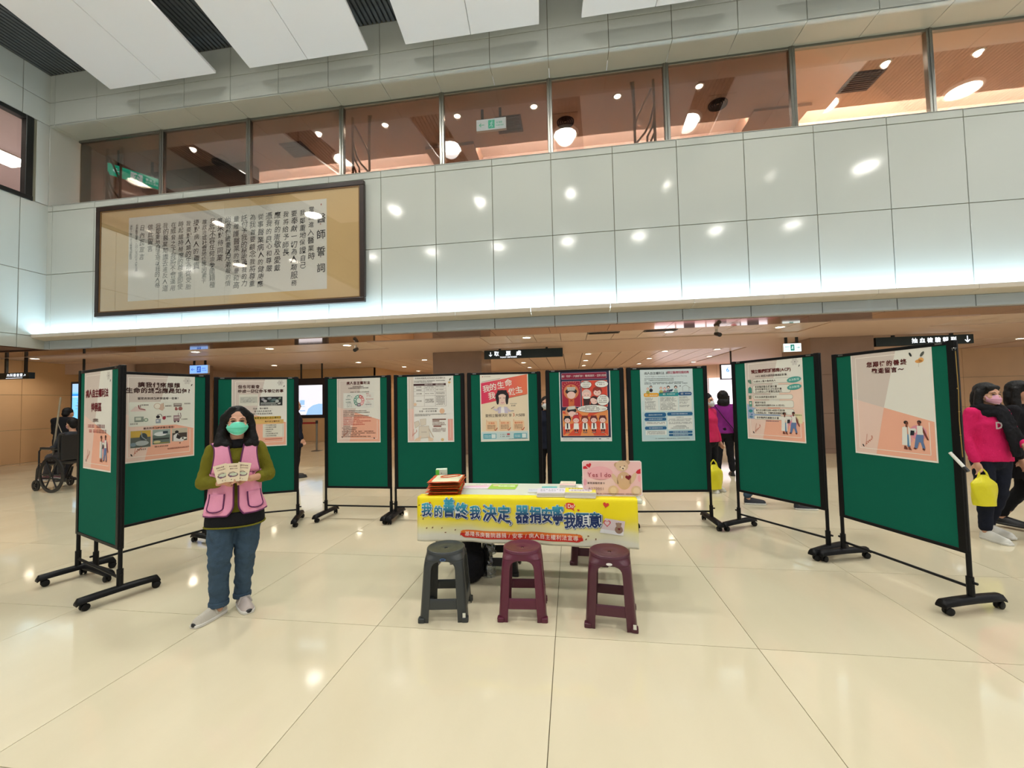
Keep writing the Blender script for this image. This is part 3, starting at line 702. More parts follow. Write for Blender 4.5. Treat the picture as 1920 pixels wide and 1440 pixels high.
def art_card(c): c.rect(.05,.08,.95,.16,(200,190,170),1); c.rrect(.2,.4,.8,.75,.04,(206,190,196),1); c.scribble(.25,.75,.55,.09,(120,90,120),2)
def art_teal(c): c.ell(.5,.7,.25,.14,(232,206,186),1); c.ell(.5,.8,.16,.1,(120,200,196),2); c.scribble(.2,.8,.2,.1,(60,130,140),2)
def art_yel(c): c.rrect(.12,.3,.88,.86,.07,(226,220,226),1); c.scribble(.2,.8,.5,.09,(150,130,170),2); c.scribble(.2,.8,.7,.09,(180,140,150),2); c.scribble(.1,.9,.14,.10,(150,120,30),2)
book('booklet_stack', 'stack of white and purple booklets left of the yellow stack', 'booklets', -.165, 3.31, .05, .24, .17, .035, (226,220,230), z=TZ+.006, art=lambda c: (c.scribble(.1,.9,.3,.09,(120,100,130),1), c.scribble(.1,.9,.6,.09,(90,90,110),1)), n=5)
book('booklet_stack', 'stack of yellow booklets near the front edge of the table', 'booklets', .055, 3.285, -.02, .235, .16, .045, (238,226,80), z=TZ+.006, art=art_yel, n=4)
book('leaflet_pile', 'small pile of teal covered leaflets behind the white booklets', 'leaflets', -.20, 3.49, .03, .13, .12, .022, (110,190,184), z=TZ, art=art_teal, n=2)
book('leaflet_pile', 'tall pile of cream leaflets behind the yellow stack', 'leaflets', -.045, 3.55, -.04, .13, .17, .05, (232,222,196), z=TZ, art=lambda c: (c.rect(0,.6,1,1,(228,196,190),1), c.scribble(.2,.9,.45,.1,(90,80,70),2)), n=4)
book('leaflet_pile', 'white leaflets with a brown picture beside the pink card sign', 'leaflets', .13, 3.52, .0, .17, .17, .02, (236,234,228), z=TZ, art=lambda c: c.ell(.45,.8,.3,.08,(130,80,50),1), n=2)
book('leaflet_pile', 'narrow white and blue leaflet tray at the left of the teal pile', 'leaflets', -.325, 3.44, .08, .10, .12, .012, (220,224,230), z=TZ, art=lambda c: (c.scribble(.05,.95,.3,.12,(90,90,110),1), c.scribble(.05,.95,.6,.12,(110,110,130),1)))
t = thing('card_holder', 'clear upright holder with white cards at the back of the table', 'card holder', (.15, 3.68, TZ))
MB().bx(-.075,.075,-.004,.004,0,.085).build('back_plate', m_glass('acrylic', (.9,.93,.96), .1), t)
MB().bx(-.068,.068,-.022,-.008,0,.06).build('cards', ink(236,234,228), t); MB().bx(-.075,.075,-.032,-.028,0,.04).bx(-.075,.075,-.032,.004,0,.003).build('front_lip', m_glass('acrylic', (.9,.93,.96), .1), t)
# orange bags folded in a pile
M_OR = [mat('orange_bag_%d' % i, c, .45, bump=.5, bscale=14) for i, c in enumerate((srgb(206,84,30), srgb(222,104,44), srgb(190,70,28)))]
M_GRN = mat('printed_green', srgb(150,190,96), .5); M_PRT = mat('bag_print', srgb(224,226,190), .5)
for i in range(7):
    lab = 'orange folded bag in the pile at the table\'s left end, %s' % ('bottom one','second from bottom','third from bottom','middle one','third from top','second from top','topmost with red strap')[i]
    t = thing('folded_bag', lab, 'bag', (-1.07+random.uniform(-.012,.012), 3.42+random.uniform(-.01,.01), TZ+.002+i*.0165), .12+random.uniform(-.1,.1), 'orange folded bags in a pile')
    rnd = [random.uniform(-1, 1) for _ in range(9)]
    def fb(u, v, s):
        x = (u-.5)*.27; y = (v-.5)*.34; e = min(1, 6*min(u, 1-u, v, 1-v)); w = .0011*(sin(u*9+rnd[0]*3)+sin(v*11+rnd[1]*3)*1.2+sin((u+v)*17+rnd[2]))
        return (x*(1+.02*rnd[3]*sin(v*6)), y, .008+s*.0045*e+w*.8)
    nb = MB().grid(lambda u, v: fb(u, v, 1), 14, 14); nb.grid(lambda u, v: fb(u, v, -1), 14, 14)
    nb.build('bag_body', M_OR[i % 3], t, 60)
    pr = MB().grid(lambda u, v: (lambda p: (p[0], p[1], p[2]+.0012))(fb(.12+.83*u, .08+.84*v, 1)), 10, 10); pr.build('printed_front', M_PRT if i == 6 else M_GRN, t, 60)
    if i == 6:
        MB().tube([((.03+.085*cos(a)), (.02+.05*sin(a)), .026+.006*cos(a)) for a in [2*pi*k/20 for k in range(21)]], .0045, 6).build('handle', M_OR[0], t, True)
t = thing('green_box', 'upright green and white carton standing behind the orange bags', 'box', (-1.19, 3.64, TZ), .25)
MB().bx(-.05,.05,-.035,.035,0,.155).build('carton', ink(206,226,204), t, bevel=.002, segs=1); MB().bx(-.0512,-.02,-.0362,.0362,0,.152).build('green_side', ink(96,200,60), t); MB().lathe([(0,-.0365),(.004,-.0365)], (.0,0,.12), 10, 0, 'y').build('dot', M_BLACK, t)
t = thing('green_box', 'flat green carton lying under the upright one at the table corner', 'box', (-1.185, 3.56, TZ), .2)
MB().bx(-.06,.06,-.06,.03,0,.04).build('carton', ink(110,200,80), t, bevel=.002, segs=1)
# standing card sign with a teddy bear
t = thing('card_sign', 'large pink consent card sign with a teddy bear photo standing on the table', 'sign', (.302, 3.315, TZ+.001), -.03)
c = Canvas(.455, .272, z0=.004, y=-.006); CWm, CHm = .455, .272
c.part('card_face'); c.rrect(0,0,1,1,.035,(246,236,232)); c.rrect(.012,.02,.988,.98,.03,(240,196,196),1)
c.rect(.05,.52,.55,.93,(240,206,200),2); c.ell(.3,.36,.22,.12,(238,176,184),2); c.ell(.045,.62,.03,.06,(238,170,182),2); c.ell(.955,.5,.025,.06,(240,170,180),2)
c.part('hearts'); heart(c,.115,.135,.045,(206,20,44),3,-.3); c.poly([(.015,.24),(.1,.23),(.06,.15),(.015,.17)],(206,20,44),3); c.poly([(.98,.22),(.93,.26),(.90,.33),(.93,.37),(.98,.36)],(206,24,46),3)
BR = (222,190,156); BD_ = (196,160,126)
c.part('bear_picture'); BS = lambda x, y: (.69+(x-.69)*1.14, .52+(y-.52)*1.10)
for (x, y, a, b_, col, l) in ((.60,.15,.038,.034,BD_,4),(.755,.085,.038,.034,BD_,4),(.675,.18,.088,.078,BR,5),(.69,.235,.036,.028,(236,212,184),6),(.70,.56,.10,.135,(214,176,138),5),(.57,.52,.03,.085,BR,5),(.83,.50,.032,.09,BR,5),(.54,.82,.072,.072,BR,7),(.875,.82,.072,.072,BR,7),(.54,.83,.045,.047,(234,208,176),8),(.875,.83,.045,.047,(234,208,176),8)):
    x_, y_ = BS(x, y); c.ell(x_, min(y_,.85), a*1.2, b_*1.2 if b_ < .1 else b_*1.12, col, l, 24, {(.57):-.5, (.83):.5}.get(x, 0))
c.ell(.645,.175,.009,.009,(30,20,20),9); c.ell(.715,.145,.009,.009,(30,20,20),9); c.ell(.69,.215,.014,.010,(40,24,22),9); c.line([(.69,.22),(.70,.27)],.004,(60,40,34),9); heart(c,.775,.47,.05,(130,18,34),9,-.15); c.ell(.67,.46,.008,.03,(240,236,226),9)
c.part('lettering'); c.text('Yes I do', .085, .40, .105, (168,66,80), .012, 'l', 1.02, rot=0, lift=10); c.text('器官捐贈同意卡', .08, .645, .036, (60,36,36), .035, 'l', 1.2, lift=10); c.text('A270001', .09, .80, .062, (150,110,100), 0, 'l', 1.06, lift=10)
c.scribble(.09,.94,.945,.018,(110,80,76),10)
c.build(t)
bk = Canvas(.455, .272, z0=.004, y=-.0055); bk.rrect(0,0,1,1,.035,(240,236,230)); pl = MB()
pl.prism([(x*1.0, z) for x, z in [(-.2275,.016),(-.215,.004),(.215,.004),(.2275,.016),(.2275,.264),(.215,.276),(-.215,.276),(-.2275,.264)]], -.006, 0, 'y').build('card_board', ink(240,236,230), t)
pl = MB().prism([(-.01,.0),(.14,.0),(-.0,.2)], -.002,.002,'x').build('strut', ink(230,226,216), t)
MB().bx(-.03,.06,-.04,.02,-.0005,.002).build('base_tab', ink(236,236,230), t)
# pen on a string at the rightmost board
b10 = boards[10]; 
t = thing('hanging_pen', 'white marker pen on a brown string tied to the rightmost board', 'pen', (BD[10][0], BD[10][1], 0), BD[10][2])
sx = BW/2+.012
MB().tube([(sx,-.026,1.78),(sx+.004,-.027,1.5),(sx-.003,-.026,1.3),(sx+.006,-.03,1.05)], .0028, 6).build('string', mat('string_brown', srgb(150,120,60), .8), t)
for z in (1.52,1.36,1.2): MB().lathe([(0,-.006),(.006,0),(0,.006)], (sx,-.027,z), 8).build('knot', mat('string_brown', srgb(150,120,60), .8), t)
MB().tube([(sx-.055,-.045,1.075),(sx+.015,-.04,.985)], .0105, 12).build('barrel', ink(228,228,220), t, True); MB().tube([(sx+.015,-.04,.985),(sx+.037,-.038,.957)], .0115, 12).build('cap', M_BLACK, t, True)
MB().tube([(sx,-.02,1.80),(sx-.006,-.045,1.80),(sx-.003,-.045,1.785)], .003, 6).tube([(sx,-.02,1.8),(sx+.012,-.045,1.8),(sx+.012,-.045,1.785)], .003, 6).build('hook', M_METAL, t)
# ------------------------------------------------------------------ posters
def leafy(c, x, y, s, col, l=3):
    for i in range(6):
        a = -1.2+i*.35; c.ell(x+s*cos(a)*(.4+.1*i), y-s*.7*(.3+.18*i), s*.10, s*.07, col, l, 8, a)
    c.line([(x, y), (x+s*.25, y-s*1.0)], s*.05, col, l); c.line([(x+s*.08, y-s*.3), (x+s*.55, y-s*.55)], s*.05, col, l)
def duo(c, x, y, s, l=3):
    """doctor with a clipboard talking to a seated patient"""
    f = lambda pts, col, k: c.poly([(x+a*s, y+b*s) for a, b in pts], col, l+k)
    c.ell(x+.42*s, y-.42*s, .32*s, .30*s, (226,150,168), l); c.ell(x+.0*s, y-.2*s, .22*s, .16*s, (232,164,170), l)
    f([(-.12,0),(-.14,.10),(.0,.11),(.0,.06),(-.06,.0)], (120,60,44), 2); f([(.02,0),(.03,.10),(.16,.12),(.12,.06),(.09,.0)], (120,60,44), 2)
    f([(-.02,-.35),(.12,-.35),(.11,.02),(.0,.02)], (92,138,176), 2)
    f([(-.16,-.55),(.02,-.60),(.02,-.35),(.0,-.02),(-.2,-.02)], (232,230,222), 3); f([(.06,-.60),(.16,-.5),(.13,-.02),(.08,-.02)], (226,224,216), 3)
    f([(.10,-.52),(.34,-.40),(.38,-.50),(.33,-.54)], (226,224,216), 4); f([(.16,-.47),(.30,-.47),(.27,-.33),(.13,-.33)], (24,28,40), 5)
    c.rect(x-.03*s, y-.64*s, x+.04*s, y-.56*s, (120,66,48), l+4); c.ell(x-.01*s, y-.70*s, .085*s, .075*s, (30,22,24), l+4); c.ell(x+.03*s, y-.68*s, .052*s, .058*s, (120,66,48), l+5)
    f([(.36,-.36),(.62,-.36),(.60,-.16),(.66,.02),(.56,.04),(.50,-.14),(.44,-.14),(.36,.06),(.26,.02),(.33,-.28)], (98,124,168), 3)
    f([(.40,-.62),(.60,-.62),(.62,-.36),(.40,-.36)], (232,228,218), 4); f([(.60,-.58),(.66,-.50),(.80,-.22),(.74,-.22),(.60,-.44)], (120,60,50), 4)
    c.rect(x+.45*s, y-.66*s, x+.52*s, y-.60*s, (120,62,50), l+4); c.ell(x+.49*s, y-.73*s, .078*s, .068*s, (34,24,30), l+4); c.ell(x+.47*s, y-.70*s, .050*s, .056*s, (120,62,50), l+5)
    f([(.26,.02),(.36,.05),(.30,.08),(.22,.06)], (90,44,40), 4); f([(.56,.02),(.66,.04),(.62,.09),(.55,.07)], (90,44,40), 4)
def pastel(c, people=True, frame=True):
    c.part('pastel_background'); c.rect(0,0,1,1,(238,230,220))
    c.poly([(.015,.012),(.6,.012),(.42,.54),(.015,.455)], (214,200,190), 1); c.poly([(.6,.012),(.985,.012),(.985,.655),(.42,.54)], (232,230,220), 1)
    c.poly([(.015,.455),(.42,.54),(.29,.985),(.015,.985)], (234,204,190), 1); c.poly([(.42,.54),(.985,.655),(.985,.985),(.29,.985)], (240,178,152), 1)
    if frame:
        for p in (((.07,.05),(.6,.05)),((.07,.05),(.07,.94)),((.07,.94),(.93,.94)),((.93,.66),(.93,.94))): c.line(list(p), .007, (246,238,228), 2)
    c.part('flower_print'); leafy(c, .15, .92, .12, (196,120,96), 3); c.ell(.12,.915,.009,.022,(30,26,26),3,10,-.5)
    if people: c.part('people_print'); duo(c, .68, .88, .30, 3)
def flower(c, faint=True):
    if faint:
        for i in range(6): a = i*1.05; c.ell(.88+.035*cos(a), .07+.026*sin(a), .028,.02,(212,208,200),2,10,a)
        c.circ(.885,.07,.008,(60,54,50),3); c.ell(.95,.12,.008,.02,(24,24,26),3,10,.5)
    else:
        c.ell(.90,.07,.016,.036,(84,88,80),3,12,.6); c.ell(.86,.13,.04,.022,(226,160,84),3); c.ell(.885,.12,.03,.03,(232,172,96),3); c.line([(.86,.14),(.855,.18)],.005,(190,186,170),3); c.ell(.77,.065,.013,.03,(30,34,34),3,10,-.4)
BRN = (88, 50, 46); RED = (150, 52, 48)
PX0, PX1, PZ0, PZ1 = -.295, .315, .99, 1.848
def poster(k, label, dx=0, dz=0, draw=None):
    cx, cy, th, zt = BD[k]; w = .61; h = .858
    t = thing('poster', label, 'poster', (cx, cy, 0), th, None)
    z0 = PZ0+(zt-1.86)+dz; x0 = -.296+dx
    MB().bx(x0, x0+w, -.0138, -.0126, z0, z0+h).build('paper', ink(238,236,228), t)
    c = Canvas(w, h, x0=x0, z0=z0, y=-.0138); draw(c); c.build(t); return t
def d1(c):
    pastel(c); flower(c); c.part('title'); c.text('病人自主權利法', .48, .235, .118, (140,30,46), .045, 'c', hs=1.0, lift=4); c.text('特展區', .47, .375, .125, (140,30,46), .045, 'c', lift=4)
    c.part('body_print'); c.text('主辦單位', .45, .505, .052, BRN, .03, 'c', lift=4)
    c.scribble(.17,.50,.565,.05,(180,80,80),4); c.scribble(.52,.80,.565,.055,(120,40,48),4,0); c.scribble(.17,.50,.615,.05,(180,80,80),4); c.scribble(.52,.84,.615,.055,(110,30,44),4,0)
def d2(c):
    pastel(c, False); flower(c); c.part('title'); c.text('讓我們來想想', .48, .13, .088, (96,58,54), .045, 'c', 1.12, lift=4); c.text('生命的終點應是如何?', .48, .195, .088, (96,58,54), .045, 'c', 1.08, lift=4)
    c.part('body_print'); c.text('當您走到終點時想過哪一些事？', .48, .285, .04, (50,34,30), .03, 'c', 1.05, lift=4)
    c.part('device_pictures'); c.rrect(.08,.325,.93,.60,.02,(228,228,216),2)
    O = (150,110,104)
    c.poly([(.10,.42),(.16,.375),(.22,.385),(.28,.405),(.30,.42),(.30,.43),(.1,.43)],(226,204,196),3); c.line([(.20,.36),(.21,.40),(.29,.415)],.014,(140,70,70),4); c.line([(.225,.355),(.225,.39)],.008,(90,60,60),4)
    c.circ(.45,.375,.05,(206,186,166),3); c.circ(.45,.375,.040,(232,226,212),4); c.poly([(.50,.345),(.53,.345),(.55,.40),(.52,.43),(.47,.41)],(214,184,164),4); c.line([(.53,.34),(.535,.38)],.012,(190,160,140),4)
    c.rect(.68,.345,.80,.385,(128,116,110),3); c.rect(.69,.352,.79,.366,(186,180,170),4); c.circ(.72,.415,.022,(158,90,86),4); c.circ(.78,.41,.032,(158,96,92),4); c.rect(.70,.39,.73,.425,(180,120,110),3)
    c.rect(.15,.49,.27,.55,(140,150,138),3); c.rect(.165,.50,.235,.53,(206,210,196),4); c.circ(.30,.53,.030,(110,140,116),3); c.circ(.30,.53,.020,(206,212,196),4)
    c.line([(.45,.475),(.50,.47),(.52,.50)],.008,(60,50,56),4); c.circ(.46,.50,.026,(30,24,34),4); c.rect(.43,.525,.50,.575,(150,160,170),3); c.rect(.44,.54,.47,.552,(232,232,232),4); c.ell(.545,.515,.024,.03,(158,44,66),4)
    c.rect(.68,.49,.77,.56,(150,120,124),3); c.rect(.69,.505,.76,.525,(206,196,190),4); c.line([(.75,.46),(.75,.49)],.008,(150,120,120),4); c.line([(.78,.46),(.79,.50),(.78,.53)],.010,(120,90,96),4); c.circ(.70,.565,.014,(90,60,66),4); c.circ(.75,.565,.014,(60,50,56),4)
    for x, y in ((.24,.36),(.56,.375),(.84,.35),(.10,.57),(.56,.50),(.80,.54)): c.scribble(x, x+.09, y, .024, (80,64,60), 4, 0)
    c.part('ward_photos'); c.text('當走到終點時將躺在哪裡?', .48, .627, .036, (80,40,36), .03, 'c', 1.05, lift=4)
    for i, (x0, x1, a, b) in enumerate(((.10,.37,(92,98,92),(206,170,70)),(.385,.64,(96,112,104),(150,166,160)),(.66,.89,(70,58,52),(190,180,160)))):
        y0, y1 = .645+.0*i, .84-.02*i
        c.rect(x0,y0,x1,y1,(206,202,190),2); c.rect(x0+.006,y0+.004,x1-.006,y1-.004,a,3); c.rect(x0+.006,y0+.004,x1-.006,(y0+y1)/2-.02,b,4)
    c.ell(.27,.72,.05,.06,(60,72,76),5); c.ell(.25,.79,.09,.04,(170,178,178),5); c.ell(.14,.80,.04,.03,(120,140,150),5); c.line([(.24,.66),(.25,.72),(.31,.76)],.012,(150,160,160),6)
    c.ell(.50,.70,.09,.035,(214,220,220),5); c.rect(.40,.75,.62,.765,(36,40,40),5); c.ell(.45,.79,.05,.02,(206,196,150),6); c.rect(.53,.67,.60,.70,(40,60,72),6); c.rect(.41,.80,.62,.81,(150,140,70),6)
    c.ell(.73,.69,.028,.025,(24,20,24),5); c.poly([(.68,.73),(.74,.70),(.80,.78),(.84,.79),(.82,.81),(.68,.80)],(222,220,218),5); c.poly([(.74,.71),(.79,.76),(.77,.78),(.72,.76)],(36,30,34),6); c.ell(.83,.77,.05,.02,(226,224,214),6); c.circ(.82,.77,.014,(30,26,30),7)
    for x, y, w in ((.19,.86,.11),(.42,.845,.2),(.77,.825,.03),): c.scribble(x, x+w, y, .024, (90,50,44), 4, 0)
    c.rect(.60,.885,.90,.889,(150,70,56),4); c.scribble(.60,.92,.878,.018,(130,70,60),4,0)
def d3(c):
    pastel(c, False); flower(c); c.part('title'); c.text('但也可能會', .11, .125, .072, (100,56,52), .045, 'l', 1.09, lift=4); c.rect(.50,.148,.57,.152,(100,56,52),4); c.text('吵成一團做你不想做的事', .11, .19, .070, (100,56,52), .045, 'l', 1.08, lift=4)
    c.part('ward_photos'); c.rect(.13,.235,.47,.40,(222,220,206),2); c.rect(.15,.27,.46,.36,(196,196,184),3)
    for i in range(20): c.ell(random.uniform(.18,.43),random.uniform(.28,.35),.02,.008,random.choice([(176,178,170),(208,208,198),(186,188,178)]),4,8,random.uniform(-1,1))
    c.rect(.50,.275,.92,.405,(24,30,32),3)
    for x, y, a, b, col in ((.56,.31,.03,.03,(150,150,156)),(.60,.335,.035,.025,(190,188,190)),(.68,.30,.04,.022,(140,150,152)),(.76,.32,.05,.03,(90,110,112)),(.82,.34,.035,.035,(176,184,180)),(.87,.30,.03,.02,(120,136,120)),(.72,.345,.05,.016,(50,80,78)),(.54,.29,.015,.015,(110,90,90)),(.86,.375,.03,.018,(190,190,186))): c.ell(x,y,a,b,col,4,12,random.uniform(-.8,.8))
    c.rect(.52,.36,.80,.374,(176,182,176),5); c.scribble(.52,.84,.392,.026,(214,214,210),5,.0)
    c.part('body_print')
    for st, x, y in (('所以，我們要用……', .38, .445), ('自己的人生自己走', .40, .485), ('自己的生活自己決定', .38, .522)): c.text(st, x, y, .036, (50,40,36), .03, 'l', 1.1, lift=4)
    c.part('caption_bars'); c.rect(.20,.562,.89,.605,(214,178,70),3); c.text('尊嚴善終病人自主權利法', .90, .583, .040, (60,44,20), .03, 'r', 1.12, lift=4)
    c.rect(.10,.61,.94,.67,(226,184,110),2); c.text('病人自主權利法', .87, .637, .036, (90,50,30), .02, 'r', 1.1, lift=4)
    c.rect(.56,.675,.95,.87,(228,224,208),2)
    for i, st in enumerate(('・不可逆轉的昏迷', '・永久植物人狀態', '・極重度失智', '・末期病人', '・其他痛苦難以忍受', '・公告之特定疾病')): c.text(st, .58, .692+i*.031, .026, (60,44,40), .015, 'l', 1.1, lift=4)
    c.rect(.60,.892,.92,.899,(186,70,60),4)
def d4(c):
    pastel(c, False); c.part('title'); c.text('病人自主權利法', .50, .09, .070, (120,52,50), .04, 'c', 1.12, lift=4)
    c.part('body_print'); c.scribble(.37,.62,.145,.026,(110,84,80),4,0); c.scribble(.27,.75,.168,.028,(90,66,62),4,0); c.scribble(.29,.76,.228,.026,(120,110,100),4,.1)
    c.part('ring_chart'); c.rect(.15,.24,.86,.475,(226,226,218),2)
    cols = [(206,92,92),(222,140,140),(226,158,158),(120,104,120),(96,150,134),(110,164,148),(120,174,156)]
    for i, col in enumerate(cols):
        a0 = -pi/2+i*2*pi/7+.05; a1 = a0+2*pi/7-.08; k = c.w/c.h; pts = [(.515+.125*cos(a0+(a1-a0)*q/6), .36+.125*sin(a0+(a1-a0)*q/6)*k) for q in range(7)]+[(.515+.055*cos(a1-(a1-a0)*q/6), .36+.055*sin(a1-(a1-a0)*q/6)*k) for q in range(7)]
        c.poly(pts[::-1], col, 3); am = (a0+a1)/2; c.circ(.515+.09*cos(am), .36+.09*sin(am)*k, .016, (236,232,228), 4)
    for x0, x1, y, col in ((.25,.32,.28,(90,130,120)),(.21,.34,.34,(90,130,120)),(.21,.34,.38,(90,130,120)),(.68,.75,.255,(190,80,84)),(.68,.84,.34,(200,110,110)),(.66,.81,.42,(90,80,100))): c.scribble(x0,x1,y,.024,col,4,0)
    for y in (.30,.40,.425,.45): c.scribble(.23,.36,y,.018,(160,176,168),4,.2)
    for y in (.28,.30,.365,.39,.445): c.scribble(.69,.80,y,.018,(214,160,160),4,.2)
    c.part('text_lines'); dk = (84,50,44); rd = (206,70,64)
    ln = [(.15,.68,dk),(.15,.75,dk),(.15,.40,dk),(.15,.75,dk),(.15,.80,rd),(.15,.53,rd),(.15,.78,rd),(.15,.63,rd),(.15,.66,rd),(.15,.32,dk),(.12,.48,dk),(.12,.45,dk),(.12,.85,dk),(.12,.90,dk),(.12,.54,dk),(.12,.77,dk)]
    for i, (a, b, col) in enumerate(ln): c.scribble(a, b, .515+i*.0262, .0235, col, 4, .05)
    c.ell(.86,.935,.012,.02,(40,30,40),4,10,-.6)
def d5(c):
    c.part('pastel_background'); c.rect(0,0,1,1,(240,238,232)); c.rect(.02,.02,.14,.5,(222,210,198),1); c.rect(.02,.5,.14,.98,(240,204,192),1); c.rect(.07,.06,.078,.96,(246,240,232),2); c.rect(.87,.66,.98,.98,(238,176,162),1); c.rect(.92,.67,.927,.94,(246,226,214),2)
    c.part('title'); c.text('末期疾病醫療決定與病人自主權利法', .50, .045, .042, (110,96,88), .0, 'c', .98, lift=3)
    c.part('flower_print'); c.ell(.93,.07,.014,.03,(110,110,90),3,10,.5); c.ell(.915,.115,.03,.02,(226,190,120),3); c.line([(.93,.09),(.885,.18)],.005,(190,180,140),3); leafy(c,.10,.92,.12,(206,130,116),3)
    c.part('body_print'); c.scribble(.15,.83,.085,.02,(80,72,70),3,.05); c.scribble(.15,.55,.105,.02,(90,80,78),3,.05)
    c.part('table_print'); c.rect(.14,.125,.84,.155,(70,38,40),3); c.scribble(.38,.56,.14,.026,(232,220,214),4,0); c.scribble(.62,.80,.14,.026,(232,220,214),4,0)
    for y in (.155,.20,.24,.305,.465): c.rect(.14,y,.84,y+.0025,(150,140,136),3)
    for x in (.14,.37,.605,.838): c.rect(x,.155,x+.004,.467,(150,140,136),3)
    for y in (.175,.22,.275,.385): c.scribble(.20,.31,y,.024,(80,64,60),4,0)
    for x, ys in ((.39,(.168,.186,.22,.275,.36,.375,.39,.405)),(.625,(.175,.22,.262,.28,.32,.34,.36,.38,.40,.42,.44))):
        for y in ys: c.scribble(x,x+.19,y,.019,(120,110,106),4,.1)
    c.circ(.17,.435,.032,(238,204,170),4)
    c.part('body_print'); c.scribble(.33,.66,.505,.022,(80,70,66),3,0); c.text('安寧・好好善別離', .25, .54, .042, (80,70,66), 0, 'l', 1.15, lift=3, jit=.03); c.circ(.75,.54,.055,(238,196,160),2); c.scribble(.16,.84,.585,.02,(90,80,76),3,.05); c.scribble(.16,.50,.605,.02,(90,80,76),3,.05)
    c.rect(.54,.655,.83,.672,(120,76,60),3); c.rect(.54,.68,.69,.694,(120,76,60),3); c.rect(.56,.755,.73,.775,(140,84,76),3)
    for y in (.71,.73,.745,.80,.82,.84): c.scribble(.54,.82,y,.022,(150,120,110),3,.08)
    c.part('sketch_print'); S = (226,216,200); E_ = (186,168,150)
    for pts in (((.15,.70),(.24,.68),(.27,.74),(.17,.79)),((.27,.66),(.40,.65),(.40,.74),(.29,.755))): c.poly([(a,b) for a,b in pts],S,3); c.line(list(pts)+[pts[0]],.005,E_,4)
    q = [(.25,.765),(.46,.76),(.48,.93),(.24,.94)]; c.poly(q,S,3); c.line(q+[q[0]],.006,E_,4); c.scribble(.30,.43,.85,.02,(170,160,150),5,.1); c.line([(.46,.80),(.56,.93)],.02,(206,190,172),4)
    c.poly([(.17,.95),(.30,.90),(.27,.985),(.14,.985)],(236,208,182),4); c.poly([(.44,.91),(.56,.95),(.54,.985),(.45,.985)],(236,208,182),4)
    c.circ(.75,.965,.032,(230,196,140),3)
